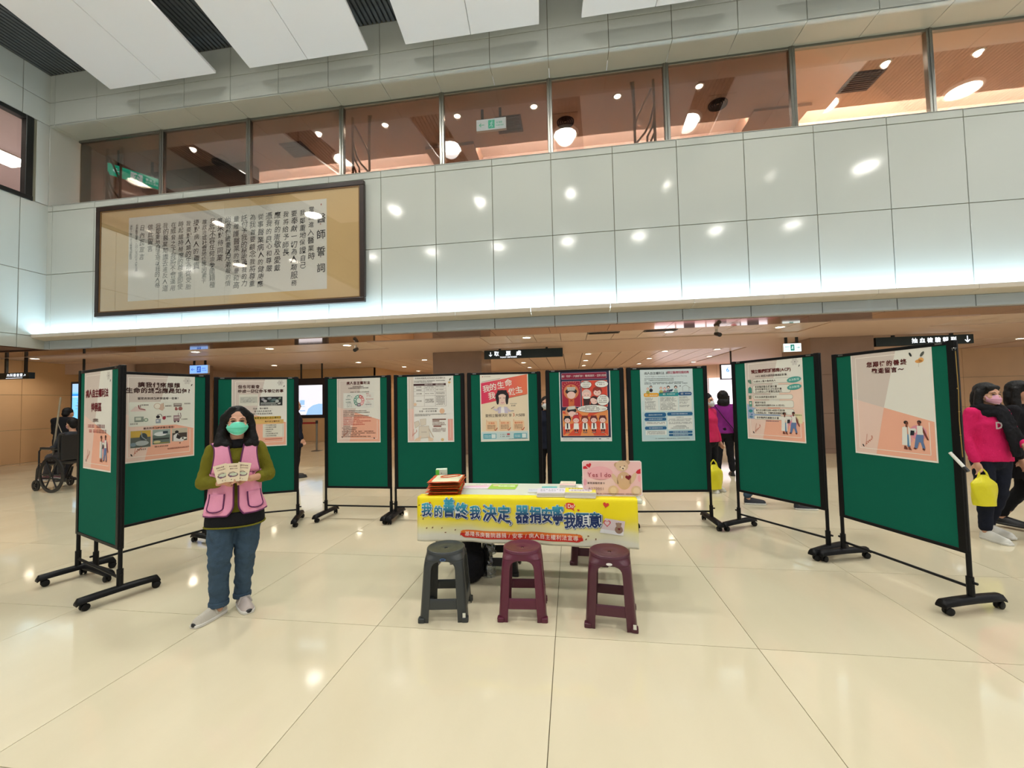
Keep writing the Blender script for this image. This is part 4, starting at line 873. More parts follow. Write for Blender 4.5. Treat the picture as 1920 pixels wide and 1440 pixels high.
def d6(c):
    c.part('pastel_background'); c.rect(0,0,1,1,(240,236,222)); c.poly([(.02,.40),(.98,.30),(.98,.85),(.02,.85)],(240,222,192),1); c.rect(.02,.86,.98,.975,(206,224,222),1)
    c.circ(.055,.045,.010,(190,60,60),2); c.scribble(.08,.22,.045,.018,(150,130,120),2,0)
    c.part('red_banner')
    mm = bpy.data.materials.new('banner_pink_to_orange'); mm.use_nodes = True; n = mm.node_tree; b = n.nodes['Principled BSDF']; tc = n.nodes.new('ShaderNodeTexCoord'); sp = n.nodes.new('ShaderNodeSeparateXYZ'); mr = n.nodes.new('ShaderNodeMapRange'); mx = n.nodes.new('ShaderNodeMix'); mx.data_type = 'RGBA'
    mr.inputs[1].default_value = -.25; mr.inputs[2].default_value = .25; mx.inputs[6].default_value = (*srgb(228,52,96),1); mx.inputs[7].default_value = (*srgb(240,122,84),1)
    n.links.new(tc.outputs['Object'], sp.inputs[0]); n.links.new(sp.outputs[0], mr.inputs[0]); n.links.new(mr.outputs[0], mx.inputs[0]); n.links.new(mx.outputs[2], b.inputs['Base Color'])
    c.poly([(.02,.45),(.98,.315),(.98,.02),(.02,.14)], mm, 2); c.line([(.03,.125),(.42,.075)],.006,(120,60,60),3); c.line([(.60,.365),(.96,.318)],.006,(120,90,60),3)
    c.part('title'); W_ = (244,238,226)
    for ch, x, y in (('我',.13,.225),('的',.27,.20),('生',.43,.175),('命',.59,.145),('我',.24,.33),('做',.66,.275),('主',.80,.25),('。',.90,.235)): c.text(ch, x, y, .15, W_, .035, 'c', lift=4, rot=-.12)
    c.part('caricature')
    H = (24,18,26); SK = (240,206,190)
    c.ell(.455,.35,.140,.145,H,5,28); c.ell(.455,.385,.104,.112,SK,6,24); c.poly([(.345,.35),(.36,.25),(.55,.25),(.565,.35),(.51,.305),(.40,.31)],H,7); c.ell(.36,.39,.03,.10,H,7); c.ell(.552,.39,.03,.10,H,7)
    for x in (.415,.495): c.ell(x,.365,.018,.006,(60,30,34),8,10)
    c.ell(.46,.43,.030,.012,(206,80,90),8,12); c.ell(.46,.427,.022,.005,(250,246,240),9,10); c.ell(.457,.40,.010,.008,(226,180,160),8,8)
    c.poly([(.41,.50),(.51,.50),(.54,.585),(.39,.585)],(246,240,236),5); c.poly([(.37,.50),(.43,.49),(.42,.59),(.36,.59)],(206,196,214),6); c.poly([(.49,.49),(.56,.50),(.57,.59),(.50,.59)],(206,196,214),6); c.poly([(.37,.50),(.38,.54),(.33,.56),(.27,.53),(.28,.515),(.34,.53)],(206,196,214),6); c.poly([(.56,.51),(.62,.55),(.68,.545),(.66,.565),(.58,.57)],(206,196,214),6)
    c.ell(.26,.505,.03,.012,SK,6); c.line([(.22,.52),(.29,.49)],.010,(80,80,84),7); c.ell(.66,.555,.035,.012,(190,180,170),7)
    c.part('subtitle'); c.text('簽預立醫療決定 享', .10, .622, .068, (70,50,44), .0, 'l', .97, lift=3); c.text('3', .66, .615, .09, (214,90,50), .02, 'l', lift=3); c.text('大保障', .72, .622, .068, (70,50,44), .0, 'l', .97, lift=3); c.scribble(.62,.76,.452,.018,(150,140,130),3,.1); c.scribble(.64,.74,.48,.03,(110,100,96),3,.1)
    c.part('advice_boxes')
    for i, (x, n_, s_) in enumerate(((.11,'1','好溝通'),(.385,'2','保障心意'),(.67,'3','醫師依意'))):
        c.rrect(x,.70,x+.23,.845,.03,(244,206,164),2); c.text(n_, x-.005, .692, .06, (226,150,90), .0, 'l', lift=3); c.text(s_, x+.115, .733, .042, (226,120,80), .02, 'c', lift=3)
        for q in range(3): c.scribble(x+.03,x+.20,.765+q*.022,.024,(130,80,60),3,.0)
        c.line([(x+.17,.825),(x+.195,.84),(x+.235,.80)],.014,(190,70,40),4)
    c.part('contact_strip')
    for x in (.05,.68): c.rrect(x,.885,x+.27,.96,.012,(96,176,190),2); c.scribble(x+.02,x+.15,.915,.02,(230,244,244),3,0); c.scribble(x+.02,x+.15,.935,.02,(230,244,244),3,0); c.rrect(x+.17,.892,x+.255,.952,.006,(226,238,236),3)
    c.scribble(.40,.52,.90,.018,(150,140,136),3,.1); c.rrect(.54,.885,.60,.91,.01,(196,76,80),3); c.scribble(.40,.60,.93,.02,(110,110,110),3,.1); c.scribble(.58,.96,.967,.016,(90,90,90),3,.1)
def d7(c):
    c.part('frame_print'); c.rect(0,0,1,1,(232,234,232)); c.rect(.018,.014,.982,.945,(28,34,70),1)
    c.part('title'); c.rrect(.05,.035,.93,.125,.012,(214,150,170),2); c.rrect(.056,.039,.924,.121,.010,(140,20,56),3); c.text('病！守护・六修護診！電視線民・團隊陪病', .49, .08, .047, (248,226,226), .04, 'c', .99, lift=4)
    c.part('comic_panel'); c.rrect(.05,.15,.42,.515,.012,(226,170,186),2); c.rrect(.056,.154,.414,.511,.010,(170,28,56),3); c.rrect(.44,.145,.94,.52,.012,(226,170,160),2); c.rrect(.446,.149,.934,.516,.010,(226,76,54),3)
    for i in range(11):
        a = pi+.35+i*(pi-.7)/10; k = c.w/c.h; c.line([(.235+.165*cos(a), .29+.165*sin(a)*k), (.235+.20*cos(a), .29+.20*sin(a)*k)], .006, (232,170,110), 4)
    SK = (246,206,196); H = (34,24,30)
    c.circ(.235,.30,.15,(214,130,84),4); c.rrect(.18,.38,.29,.50,.02,(214,110,60),5); c.circ(.235,.34,.085,SK,6); c.ell(.235,.295,.115,.06,H,7); c.ell(.235,.335,.075,.055,SK,8); c.poly([(.15,.235),(.32,.235),(.305,.285),(.165,.285)],(220,216,206),9)
    for i in range(7): c.rect(.16+i*.022,.24,.167+i*.022,.283,(120,110,110),10)
    c.circ(.235,.215,.018,(200,60,60),10); c.line([(.21,.41),(.26,.44)],.012,(180,60,50),8); c.line([(.26,.41),(.21,.44)],.012,(180,60,50),8)
    W_ = (244,244,238)
    def face(x, y, r, hair, l=5, style=0):
        c.circ(x, y, r*1.1, hair, l); c.ell(x, y+r*.25, r*.86, r*.72, SK, l+1); 
        for s in (-1, 1): c.circ(x+s*r*.35, y+r*.22, r*.09, (90,40,40), l+2)
        if style == 1: c.line([(x-.5*r,y-r*.3),(x,y-r*.1),(x+.5*r,y-r*.3)], r*.3, hair, l+2)
    c.poly([(.47,.40),(.60,.40),(.59,.515),(.48,.515)],(60,30,34),5); face(.535,.335,.085,(226,196,190),6); c.ell(.535,.39,.075,.02,W_,9)
    face(.745,.30,.085,(150,50,40),5,1); c.poly([(.58,.515),(.78,.515),(.74,.455),(.62,.455)],(40,24,34),6); face(.68,.425,.075,(60,30,34),7,0); c.ell(.655,.425,.05,.045,SK,10)
    c.part('speech_bubble')
    for x, y, a, b in ((.53,.205,.105,.07),(.83,.20,.125,.065),(.85,.425,.115,.105)): c.ell(x,y,a+.006,b+.006,(60,40,40),11,24); c.ell(x,y,a,b,W_,12,24)
    for x, y0, n_ in ((.46,.175,4),(.74,.18,2),(.77,.38,4)):
        for q in range(n_): c.scribble(x, x+.15, y0+q*.026, .022, (90,70,66), 13, .1)
    c.part('comic_panel'); c.rrect(.05,.565,.94,.925,.012,(240,200,160),2); c.rrect(.056,.569,.934,.921,.010,(238,150,84),3)
    for i in range(8):
        a = i*pi/4+.15; k = c.w/c.h; cx_, cy_ = .5, .68
        pts = [(cx_, cy_)]+[(min(.934,max(.056,cx_+.7*cos(a+q))), min(.921,max(.569,cy_+.7*k*sin(a+q)))) for q in (0,.2,.4)]; c.poly(pts[::-1], (226,82,52), 4)
    c.circ(.23,.58,.12,(220,150,110),5); c.circ(.24,.60,.075,SK,6); c.ell(.235,.565,.095,.05,H,7); c.ell(.24,.605,.065,.042,SK,8); c.poly([(.16,.51),(.31,.50),(.30,.545),(.17,.555)],(220,216,206),9)
    for i, (hair, coat) in enumerate((((24,24,30),1),((206,50,60),0),((130,50,40),1),((110,40,44),1),((100,40,40),1))):
        x = .145+i*.172; 
        if i == 1: c.rect(x-.045,.60,x+.05,.66,(190,40,56),6); c.circ(x-.015,.615,.014,W_,8); c.circ(x+.022,.615,.014,W_,8)
        c.poly([(x-.045,.745),(x+.045,.745),(x+.055,.83),(x-.055,.83)],W_,6)
        if coat: c.poly([(x-.014,.745),(x+.014,.745),(x+.012,.82),(x-.012,.82)],(34,30,44),7)
        c.rect(x-.035,.83,x-.008,.86,(50,30,40),6); c.rect(x+.008,.83,x+.035,.86,(50,30,40),6); face(x,.69,.066,hair,8)
        c.poly([(x-.06,.68),(x-.055,.64),(x+.055,.64),(x+.06,.68),(x+.01,.67)],hair,11); c.rrect(x-.04,.868,x+.04,.885,.008,(120,50,40),6); c.scribble(x-.03,x+.03,.877,.016,(236,210,190),7,0)
    c.part('speech_bubble'); c.ell(.64,.545,.295,.077,(60,40,40),11,28); c.ell(.64,.545,.29,.072,W_,12,28)
    for y, a, b in ((.515,.50,.74),(.533,.42,.82),(.552,.38,.90),(.572,.50,.78)): c.scribble(a,b,y,.021,(80,64,60),13,.1)
    c.part('frame_print'); c.scribble(.05,.25,.965,.016,(150,150,150),2,.1); c.scribble(.48,.80,.965,.016,(120,120,120),2,.05); c.circ(.77,.965,.012,(80,90,110),3); c.scribble(.90,.96,.963,.018,(90,90,100),2,0)
def d8(c):
    c.part('pastel_background'); c.rect(0,0,1,1,(206,226,228)); c.poly([(.02,.02),(.98,.02),(.98,.35),(.02,.45)],(216,230,232),1); c.rect(.02,.60,.98,.985,(190,216,222),1)
    c.part('title'); c.text('病人自主權利法', .08, .07, .055, (50,60,66), .015, 'l', 1.0, lift=3); c.text('與', .49, .07, .05, (50,60,66), .01, 'l', lift=3); c.text('預立醫療照護諮商', .93, .065, .055, (176,50,84), .02, 'r', .93, lift=3)
    c.text('Patient Right to Autonomy Act, Advance Care Planning', .49, .113, .030, (110,130,140), 0, 'c', 1.02, lift=3)
    c.part('body_print')
    for y, b in ((.145,.64),(.168,.64),(.197,.82),(.215,.90)): c.scribble(.08,b,y,.020,(90,104,110),3,.08)
    c.part('people_print')
    def p(x, y, r, h, body, l=3): c.ell(x, y+r*1.9, r*1.3, r*1.3, body, l, 14); c.circ(x, y, r, h, l+1); c.ell(x, y+r*.15, r*.7, r*.6, (240,206,190), l+2, 10)
    p(.14,.28,.026,(214,180,170),(176,176,96)); p(.20,.255,.026,(40,30,40),(34,36,50)); p(.39,.275,.028,(206,176,160),(180,176,96)); p(.46,.28,.026,(206,160,170),(150,120,140)); p(.53,.265,.030,(30,26,36),(110,130,150)); p(.67,.265,.030,(30,26,36),(150,196,190)); c.poly([(.55,.30),(.62,.29),(.60,.325),(.54,.325)],(50,70,100),7)
    c.line([(.80,.26),(.80,.325),(.92,.325),(.92,.27)],.006,(150,160,160),4); c.line([(.80,.26),(.86,.24),(.92,.27),(.95,.285)],.006,(150,160,160),4); c.circ(.755,.252,.010,(40,40,50),4)
    c.part('step_headers'); c.rrect(.06,.34,.345,.392,.028,(236,168,40),3); c.rrect(.345,.335,.72,.388,.02,(34,150,156),3); c.rrect(.72,.335,.965,.383,.025,(24,84,140),3)
    for x, y, st in ((.085,.365,'01'),(.42,.36,'02'),(.76,.358,'03')): c.text(st, x, y, .045, (244,244,236), .02, 'l', lift=4)
    for x, b, y in ((.17,.32,.372),(.50,.66,.36),(.84,.94,.358)): c.scribble(x,b,y,.022,(232,240,236),4,0)
    c.part('text_boxes')
    for x0, x1 in ((.07,.335),(.35,.705),(.72,.96)): c.rect(x0,.395,x1,.59,(230,234,228),2)
    for x0, x1, ys in ((.08,.30,(.41,.425,.44,.46,.475,.495,.515,.53,.545,.56)),(.37,.68,(.41,.425,.44,.455,.475,.495,.51,.525,.54,.555,.57)),(.73,.94,(.405,.42,.44,.455,.475,.49,.52,.535))):
        for y in ys: c.scribble(x0, x1-random.uniform(0,.08), y, .017, random.choice([(96,104,110),(150,156,158),(120,126,130)]), 3, .08)
    B = (24,96,146)
    for x0, x1, y0, y1 in ((.06,.47,.61,.672),(.06,.47,.68,.722),(.06,.47,.80,.842),(.49,.97,.61,.655),(.51,.955,.865,.895),(.51,.955,.905,.935)):
        c.rrect(x0,y0,x1,y1,(y1-y0)*.6,B,3); c.scribble(x0+.08,x1-.08,(y0+y1)/2,.026,(206,226,236),4,0)
    for x0, x1, y0, y1 in ((.07,.47,.735,.785),(.07,.47,.855,.915),(.49,.97,.665,.845)): c.rect(x0,y0,x1,y1,(232,236,232),2)
    for x0, x1, y in ((.10,.44,.745),(.10,.44,.76),(.10,.45,.868),(.10,.45,.885),(.10,.45,.90),(.66,.80,.68),(.52,.95,.705),(.51,.95,.725),(.52,.95,.75),(.52,.95,.765),(.64,.84,.795),(.60,.86,.81),(.55,.90,.828),(.25,.90,.965)): c.scribble(x0,x1,y,.018,(120,128,132),3,.08)
def d9(c):
    pastel(c); flower(c); c.poly([(.015,.55),(.12,.60),(.62,.69),(.60,.745),(.015,.745)],(160,178,206),2); c.poly([(.60,.31),(.985,.31),(.985,.76),(.62,.76)],(240,208,190),2)
    c.part('title'); c.text('預立醫療照護諮商(ACP)', .47, .15, .066, (134,48,48), .04, 'c', .97, lift=5); c.text('114/5/1起擴大提供諮商補助對象', .47, .21, .040, (60,44,40), .02, 'c', 1.0, lift=5)
    c.part('list_boxes'); G = (150,140,128); F = (232,230,218)
    for y0, y1, x1 in ((.245,.305,.82),(.325,.425,.80),(.445,.50,.83),(.515,.60,.84),(.615,.685,.84),(.70,.75,.80)):
        c.rrect(.14,y0,x1,y1,.034,G,3); c.rrect(.144,y0+.003,x1-.004,y1-.003,.031,F,4)
    c.part('list_text'); T = (70,56,50); s = .0375
    for st, y, x in (('65歲以上重大傷病病人',.275,.16),('家庭醫師整合照護計畫',.345,.18),('或地區醫院全人全社區計畫',.375,.18),('之65歲以上多重慢性病病人',.405,.18),('符合安寧療護收案條件',.472,.17),('輕度失智症',.54,.17),('(臨床失智評估量表CDR 0.5至1分)',.574,.17),('病人自主權利法第14條第1項第5款',.635,.18),('公告病名(如：脊髓性肌肉萎縮症等)',.667,.18),('居家醫療照護整合計畫',.726,.19)): c.text(st, x, y, s if len(st) < 14 else s*.92, T, .025, 'l', 1.06 if len(st) < 14 else 1.0, lift=6)
    c.part('badges')
    for y in (.275,.36): c.ell(.86,y,.115,.036 if False else .048,(74,160,150),6,24,-.12); c.text('本次新增', .86, y, .042, (206,236,228), .02, 'c', 1.0, lift=7, rot=-.1)
    c.part('icons'); GR = (70,130,112)
    c.poly([(.05,.25),(.11,.25),(.12,.30),(.09,.30),(.05,.275)],(110,140,120),3); c.poly([(.05,.36),(.085,.335),(.12,.36),(.12,.42),(.05,.42)],(60,140,124),3); c.rect(.055,.45,.105,.495,(130,136,110),3); c.rect(.055,.52,.115,.59,(90,150,130),3); c.rect(.07,.535,.10,.56,(214,226,214),4); c.ell(.08,.645,.04,.028,(50,140,150),3); c.ell(.085,.72,.035,.02,(80,130,160),3); c.circ(.10,.69,.016,(90,110,160),3)
    c.rrect(.82,.67,.96,.78,.01,(232,222,176),3); c.scribble(.83,.95,.685,.018,(110,90,70),4,0)
    c.scribble(.36,.58,.765,.020,(40,60,110),4,0)
def d10(c):
    pastel(c); c.part('flower_print'); flower(c, False); c.part('title'); c.text('您期待的善終', .475, .125, .074, (128,46,46), .05, 'c', 1.16, lift=4); c.text('歡迎留言～', .49, .19, .072, (110,40,42), .05, 'c', 1.14, lift=4)
PL = ['pastel poster titled with seven red characters and a red three-character line, far left board','pastel poster with six medical device drawings and three ward photos','pastel poster behind the volunteer with a black ward photo and yellow caption bar',
'pastel poster with a red and green ring chart above many text lines','white poster with a dark headed table and a sketch of hands and phone','poster with slanted pink-orange banner and a short-haired caricature woman','dark blue framed comic poster with five small doctors in a row',
'pale blue flow chart poster with orange, teal and blue step headers','pastel poster listing six rounded boxes with two green oval badges','mostly blank pastel poster inviting messages, doctor and patient drawn at the corner']
for k, (d, dx, dz) in enumerate(((d1,-.03,0),(d2,0,0),(d3,.02,0),(d4,.01,0),(d5,.012,0),(d6,-.008,0),(d7,-.004,0),(d8,-.014,0),(d9,0,.012),(d10,.012,0))): poster(k+1, PL[k], dx, dz, d)

# ------------------------------------------------------------------ framed calligraphy on the wall
M_FR = mat('dark_wood_frame', srgb(40, 26, 20), .35, var=.3, vscale=9); M_FR2 = mat('frame_gilt_line', srgb(120, 88, 48), .4, .3)
FX0, FX1, FZ0, FZ1 = -10.87, -4.20, 3.625, 6.21; FY = YW-.09
t = thing('framed_calligraphy', 'large dark framed Chinese calligraphy hanging on the tiled wall at left', 'picture', ((FX0+FX1)/2, FY, (FZ0+FZ1)/2))
hx = (FX1-FX0)/2; hz = (FZ1-FZ0)/2
for x0, x1, z0, z1 in ((-hx,hx,hz-.10,hz),(-hx,hx,-hz,-hz+.10),(-hx,-hx+.10,-hz+.1,hz-.1),(hx-.10,hx,-hz+.1,hz-.1)): MB().bx(x0,x1,-.035,.05,z0,z1).build('frame_bar', M_FR, t, bevel=.012)
for x0, x1, z0, z1 in ((-hx+.1,hx-.1,hz-.125,hz-.10),(-hx+.1,hx-.1,-hz+.10,-hz+.125),(-hx+.10,-hx+.125,-hz+.125,hz-.125),(hx-.125,hx-.10,-hz+.125,hz-.125)): MB().bx(x0,x1,-.018,.04,z0,z1).build('inner_rim', M_FR2, t, bevel=.004, segs=1)
MB().bx(-hx+.11,hx-.11,.0,.03,-hz+.11,hz-.11).build('silk_mount', mat('silk_mount', srgb(226, 196, 142), .7, var=.06, vscale=.8), t)
MB().bx(-hx+.12,hx-.12,-.012,-.009,-hz+.12,hz-.12).build('glass_pane', m_glass('picture_glass', (.97,.97,.97), .02), t)
cxm = (FX0+FX1)/2; czm = (FZ0+FZ1)/2
c = Canvas(4.94, 1.95, x0=-10.0-cxm, z0=3.95-czm, y=-.0005, step=.001)
c.part('paper_sheet'); c.rect(0,0,1,1,(232,230,220),0)
c.part('calligraphy'); INK = mat('sumi_ink', (.012,.012,.014), .6)
c.text('醫師誓詞', .973, .215, .042, INK, .022, 'c', 1.75, lift=1, vert=True, jit=.03)
cols = ['當我進入醫業時','我鄭重地保證自己','要奉獻一切為人類服務','我將給予師長','應有的崇敬及愛戴','憑我的良心和尊嚴','從事醫業病人的健康應','為我首要顧念我將尊重','託付予我的秘密盡我的力','量維護醫業的榮譽和高','尚的傳統要以兄弟般的情','誼來對待同業','我將不容任何宗教國籍種','族政治或社會地位等因素干','擾對病人的職責','我要對人類的生命從受胎','時起維持極度的尊重即使','在威脅之下我將不會運用','我的醫業知識去違反人道','我鄭重地自主地以我的人格','做此誓言','日內瓦宣言','世界醫學協會一九四八年日內瓦大會採用','庚午之年八月立秋書法家敬錄']
x = .927
tops = [.065,.09,.11,.12,.13,.15,.16,.17]
for i, st in enumerate(cols):
    sm = i >= 22; sz = .0155 if sm else .0300; y0 = .085 if i else .055
    n = len(st); full = n >= 10
    sp = (.84-.0)/(11.2) * .3947 / sz if False else (1.0 if full else 1.1)
    hgt = .90*c.h/c.w
    stp = (hgt-.02)/(n+.0)/sz if full and not sm else (1.12 if not sm else .92)
    c.text(st, x, y0+.05 if not sm else y0+.02, sz*(1.0 if not full else min(1.0, stp*.95)), INK, .014 if not sm else .004, 'c', stp if full and not sm else stp, lift=1, vert=True, slant=.10, jit=.07)
    x -= .0405 if i < 20 else (.044 if i == 20 else .030)
c.part('seal_print'); c.rect(.972,.05,.977,.07,(190,110,96),1); c.rect(.968,.27,.974,.285,(190,150,140),1); c.rect(.968,.63,.974,.65,(170,160,160),1)
c.build(t)
# ------------------------------------------------------------------ hanging signs and screens
M_SIGN = mat('sign_dark_green', srgb(12, 36, 38), .3); M_LIT = mat('sign_lit_white', (.9,.95,1), .5, emit=.9, ecol=(.86,.93,1)); M_LIT2 = mat('sign_lit_dim', (.6,.65,.7), .5, emit=.7, ecol=(.8,.86,.9))
def arrow(c, x, y, s, ang, m, l=2):
    k = c.w/c.h; R = lambda a, b: (x+(a*cos(ang)-b*sin(ang))*s, y+(a*sin(ang)+b*cos(ang))*s*k)
    for p, q in (((-.5,0),(.5,0)),((.5,0),(.12,-.36)),((.5,0),(.12,.36))): c.line([R(*p), R(*q)], s*.14, m, l)
def hang_sign(name, lab, x, y, z0, z1, w, draw, body=M_SIGN, rz=0, th=.12, ctop=ZL):
    t = thing(name, lab, 'sign', (x, y, 0), rz); MB().bx(-w/2, w/2, 0, th, z0, z1).build('sign_box', body, t, bevel=.004, segs=1)
    for s in (-.3, .3): MB().bx(s*w-.03, s*w+.03, th*.3, th*.7, z1, ctop).build('hanger', M_DKMETAL, t)
    c = Canvas(w*.98, (z1-z0)*.96, z0=z0+(z1-z0)*.02, y=-.0005, step=.001); draw(c); c.build(t); return t
def s_ticket(c):
    c.part('lettering'); arrow(c, .075, .45, .055, pi/2, M_LIT2); 
    for ch, x in (('取',.155),('票',.31),('處',.445)): c.text(ch, x, .42, .065, M_LIT, .03 if ch != '取' else .01, 'c', lift=2)
    c.text('TICKET DISPENSER', .31, .86, .024, M_LIT, .02, 'c', 1.0, lift=2)
hang_sign('hanging_sign', 'dark hanging ticket sign with a down arrow, near the middle pillar', -1.258, 11.0, 2.645, 2.88, 2.15, s_ticket)
def s_blood(c):
    c.part('lettering'); c.text('抽血檢驗報到', .36, .5, .062, M_LIT, .03, 'l', 1.30, lift=2); arrow(c, .945, .5, .07, pi/2, M_LIT)
hang_sign('hanging_sign', 'dark hanging sign with glowing characters and a down arrow above the rightmost board', 8.68, 11.4, 2.65, 2.875, 2.14, s_blood)
def s_int(c):
    c.part('lettering'); c.text('內科檢查室', .30, .40, .085, M_LIT, .03, 'l', 1.2, lift=2); arrow(c, .86, .45, .07, -.5, M_LIT2); c.rect(.28,.85,.80,.90,M_LIT,2)
hang_sign('hanging_sign', 'dark hanging sign with glowing characters at the far left edge', -14.93, 9.0, 2.36, 2.53, 1.08, s_int)
M_EXB = mat('exit_blue_white', (.6,.75,1), .5, emit=.5, ecol=(.14,.42,1)); M_EXW = mat('exit_white', (.8,.95,1), .5, emit=.55, ecol=(.75,.95,1)); M_EXG = mat('exit_green', (.02,.5,.3), .5, emit=.5, ecol=(.02,.8,.5)); M_EXT = mat('exit_teal', (.0,.35,.3), .5, emit=.12, ecol=(.1,.6,.5))
def runner(c, x, y, s, m, l=3):
    k = c.w/c.h; P_ = lambda a, b: (x+a*s, y+b*s*k)
    c.ell(x+.08*s, y-.36*s*k, .07*s, .07*s, m, l, 10)
    for p in (((.05,-.26),(-.05,.05)),((-.05,.05),(.12,.2),),((.12,.2),(.05,.42)),((-.05,.05),(-.12,.22)),((-.12,.22),(-.3,.26)),((.05,-.22),(.22,-.05)),((.04,-.22),(-.18,-.1))): c.line([P_(*p[0]), P_(*p[1])], .075*s, m, l)
def exit_face(bg, fg, flip, plate=None):
    def f(c):
        c.part('exit_face'); c.rect(0,0,1,1,bg,0); s = -1 if flip else 1
        c.part('exit_symbols'); arrow(c, .5-s*.32, .5, .17, pi if not flip else 0, fg, 1); c.rect(.5-.10,.12,.5+.12,.88,fg,1); runner(c, .51, .5, .26, bg, 2)
        c.scribble(.5+s*.18 if s > 0 else .08, .92 if s > 0 else .34, .40, .07, fg, 1, 0); c.scribble(.5+s*.18 if s > 0 else .08, .92 if s > 0 else .34, .66, .05, fg, 1, 0)
    return f
def box_sign(lab, x, y, z0, z1, w, draw, rz=0, ctop=ZL):
    return hang_sign('exit_sign', lab, x, y, z0, z1, w, draw, M_RING, rz, .07, ctop)
box_sign('blue-tinted exit sign with a left arrow, hanging behind the left boards', -11.27, 11.0, 2.52, 2.78, .64, exit_face(M_EXB, mat('exit_blue_dark', (.02,.1,.4), .5, emit=.3, ecol=(.05,.2,.8)), False))
box_sign('white and green exit sign with a right arrow beside the right pillar', 5.48, 11.0, 2.555, 2.765, .415, exit_face(M_EXW, M_EXT, True))
box_sign('white exit sign with a left arrow hanging behind the gallery glass', -1.70, 9.3, 7.92, 8.20, .72, exit_face(M_EXW, M_EXG, False), ctop=8.46)
box_sign('green exit sign at the far left end of the gallery', -11.7, 9.45, 7.70, 8.02, 1.15, exit_face(M_EXG, M_EXW, False), rz=radians(62), ctop=8.46)
M_SC1 = mat('screen_blue', (.1,.4,.8), .3, emit=.55, ecol=(.25,.66,1)); M_SC2 = mat('screen_white', (.9,.9,1), .3, emit=.46, ecol=(.86,.9,1)); M_SC3 = mat('screen_lightblue', (.4,.6,.9), .3, emit=.45, ecol=(.36,.64,1)); M_SC4 = mat('screen_darkblue', (.0,.1,.6), .3, emit=.8, ecol=(.03,.25,.85))
t = thing('display_screen', 'portrait information screen glowing blue behind the wheelchair at left', 'screen', (-13.55, 9.6, 0)); MB().bx(-.36,.36,0,.09,1.0,2.28).build('housing', M_BLACK, t); MB().bx(-.02,.02,.02,.06,2.28,ZL).build('hanger', M_DKMETAL, t)
c = Canvas(.62, 1.16, z0=1.06, y=-.001, step=.001); c.part('screen_face'); c.rect(0,0,1,1,M_SC1); c.rect(0,0,1,.20,M_SC3,1); c.rect(0,.24,1,.30,M_SC4,1); c.ell(.78,.12,.12,.09,M_SC4,2); c.rect(0,.30,1,.32,M_SC2,2)
for y in (.4,.46,.53,.6): c.scribble(.2,.9,y,.06,M_SC4 if y != .53 else ink(220,90,60),2,.2)
c.build(t)
t = thing('display_screen', 'large white and blue screen in a black frame between two left boards', 'screen', (-9.05, 13.2, 0)); MB().bx(-.62,.62,0,.12,1.02,2.42).build('housing', mat('frame_dark_brown', srgb(34,22,24), .4), t); [MB().bx(q-.02,q+.02,.04,.08,2.42,ZL).build('hanger', M_BLACK, t) for q in (-.4,.4)]
c = Canvas(.90, 1.04, z0=1.14, y=-.001, step=.001); c.part('screen_face'); c.rect(0,0,1,1,M_SC2); c.poly([(.3,1),(1,1),(1,.64),(.85,.63),(.6,.68),(.4,.8)],M_SC3,1); c.rrect(.05,.5,.25,.67,.01,M_SC3,1); c.rect(.05,.71,.28,.73,M_SC3,1); c.rect(.05,.85,.28,.87,M_SC4,2)
c.build(t)
t = thing('display_screen', 'small number screen showing a blue 6 between the right boards', 'screen', (5.15, 14.0, 0)); MB().bx(-.34,.34,0,.08,2.02,2.52).build('housing', M_BLACK, t); MB().bx(-.02,.02,.02,.06,2.52,ZL).build('hanger', M_DKMETAL, t)
c = Canvas(.62, .44, z0=2.05, y=-.001, step=.001); c.part('screen_face'); c.rect(0,0,1,1,M_SC2); c.part('number'); c.text('6', .30, .35, .34, M_SC4, .03, 'c', lift=2); c.ell(.7,.8,.16,.12,ink(226,110,110),1); c.build(t)
# lit service counter far behind
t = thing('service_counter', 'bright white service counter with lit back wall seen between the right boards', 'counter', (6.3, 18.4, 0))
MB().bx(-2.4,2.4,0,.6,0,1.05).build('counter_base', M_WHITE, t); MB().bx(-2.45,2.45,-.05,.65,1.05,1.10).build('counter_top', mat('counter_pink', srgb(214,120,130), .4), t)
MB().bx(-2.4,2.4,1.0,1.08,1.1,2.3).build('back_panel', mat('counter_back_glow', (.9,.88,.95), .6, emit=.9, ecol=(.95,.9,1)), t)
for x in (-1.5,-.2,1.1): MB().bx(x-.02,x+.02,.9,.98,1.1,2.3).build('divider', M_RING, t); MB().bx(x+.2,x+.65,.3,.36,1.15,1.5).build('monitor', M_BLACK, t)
# queue barrier post
t = thing('barrier_post', 'steel queue barrier post with red belt in front of the left marble wall', 'barrier post', (-8.15, 12.2, 0))
MB().lathe([(0,.03),(.04,.028),(.16,.012),(.17,0),(0,0)], n=28).build('base', M_METAL, t, True); MB().tube([(0,0,.02),(0,0,.95)], .03, 14).build('pole', M_METAL, t, True); MB().tube([(0,0,.88),(0,0,.98)], .038, 14).build('belt_head', M_DKMETAL, t, True); MB().bx(-2.2,-.03,-.004,.004,.87,.93).build('belt', mat('belt_red', srgb(150,30,30), .6), t)
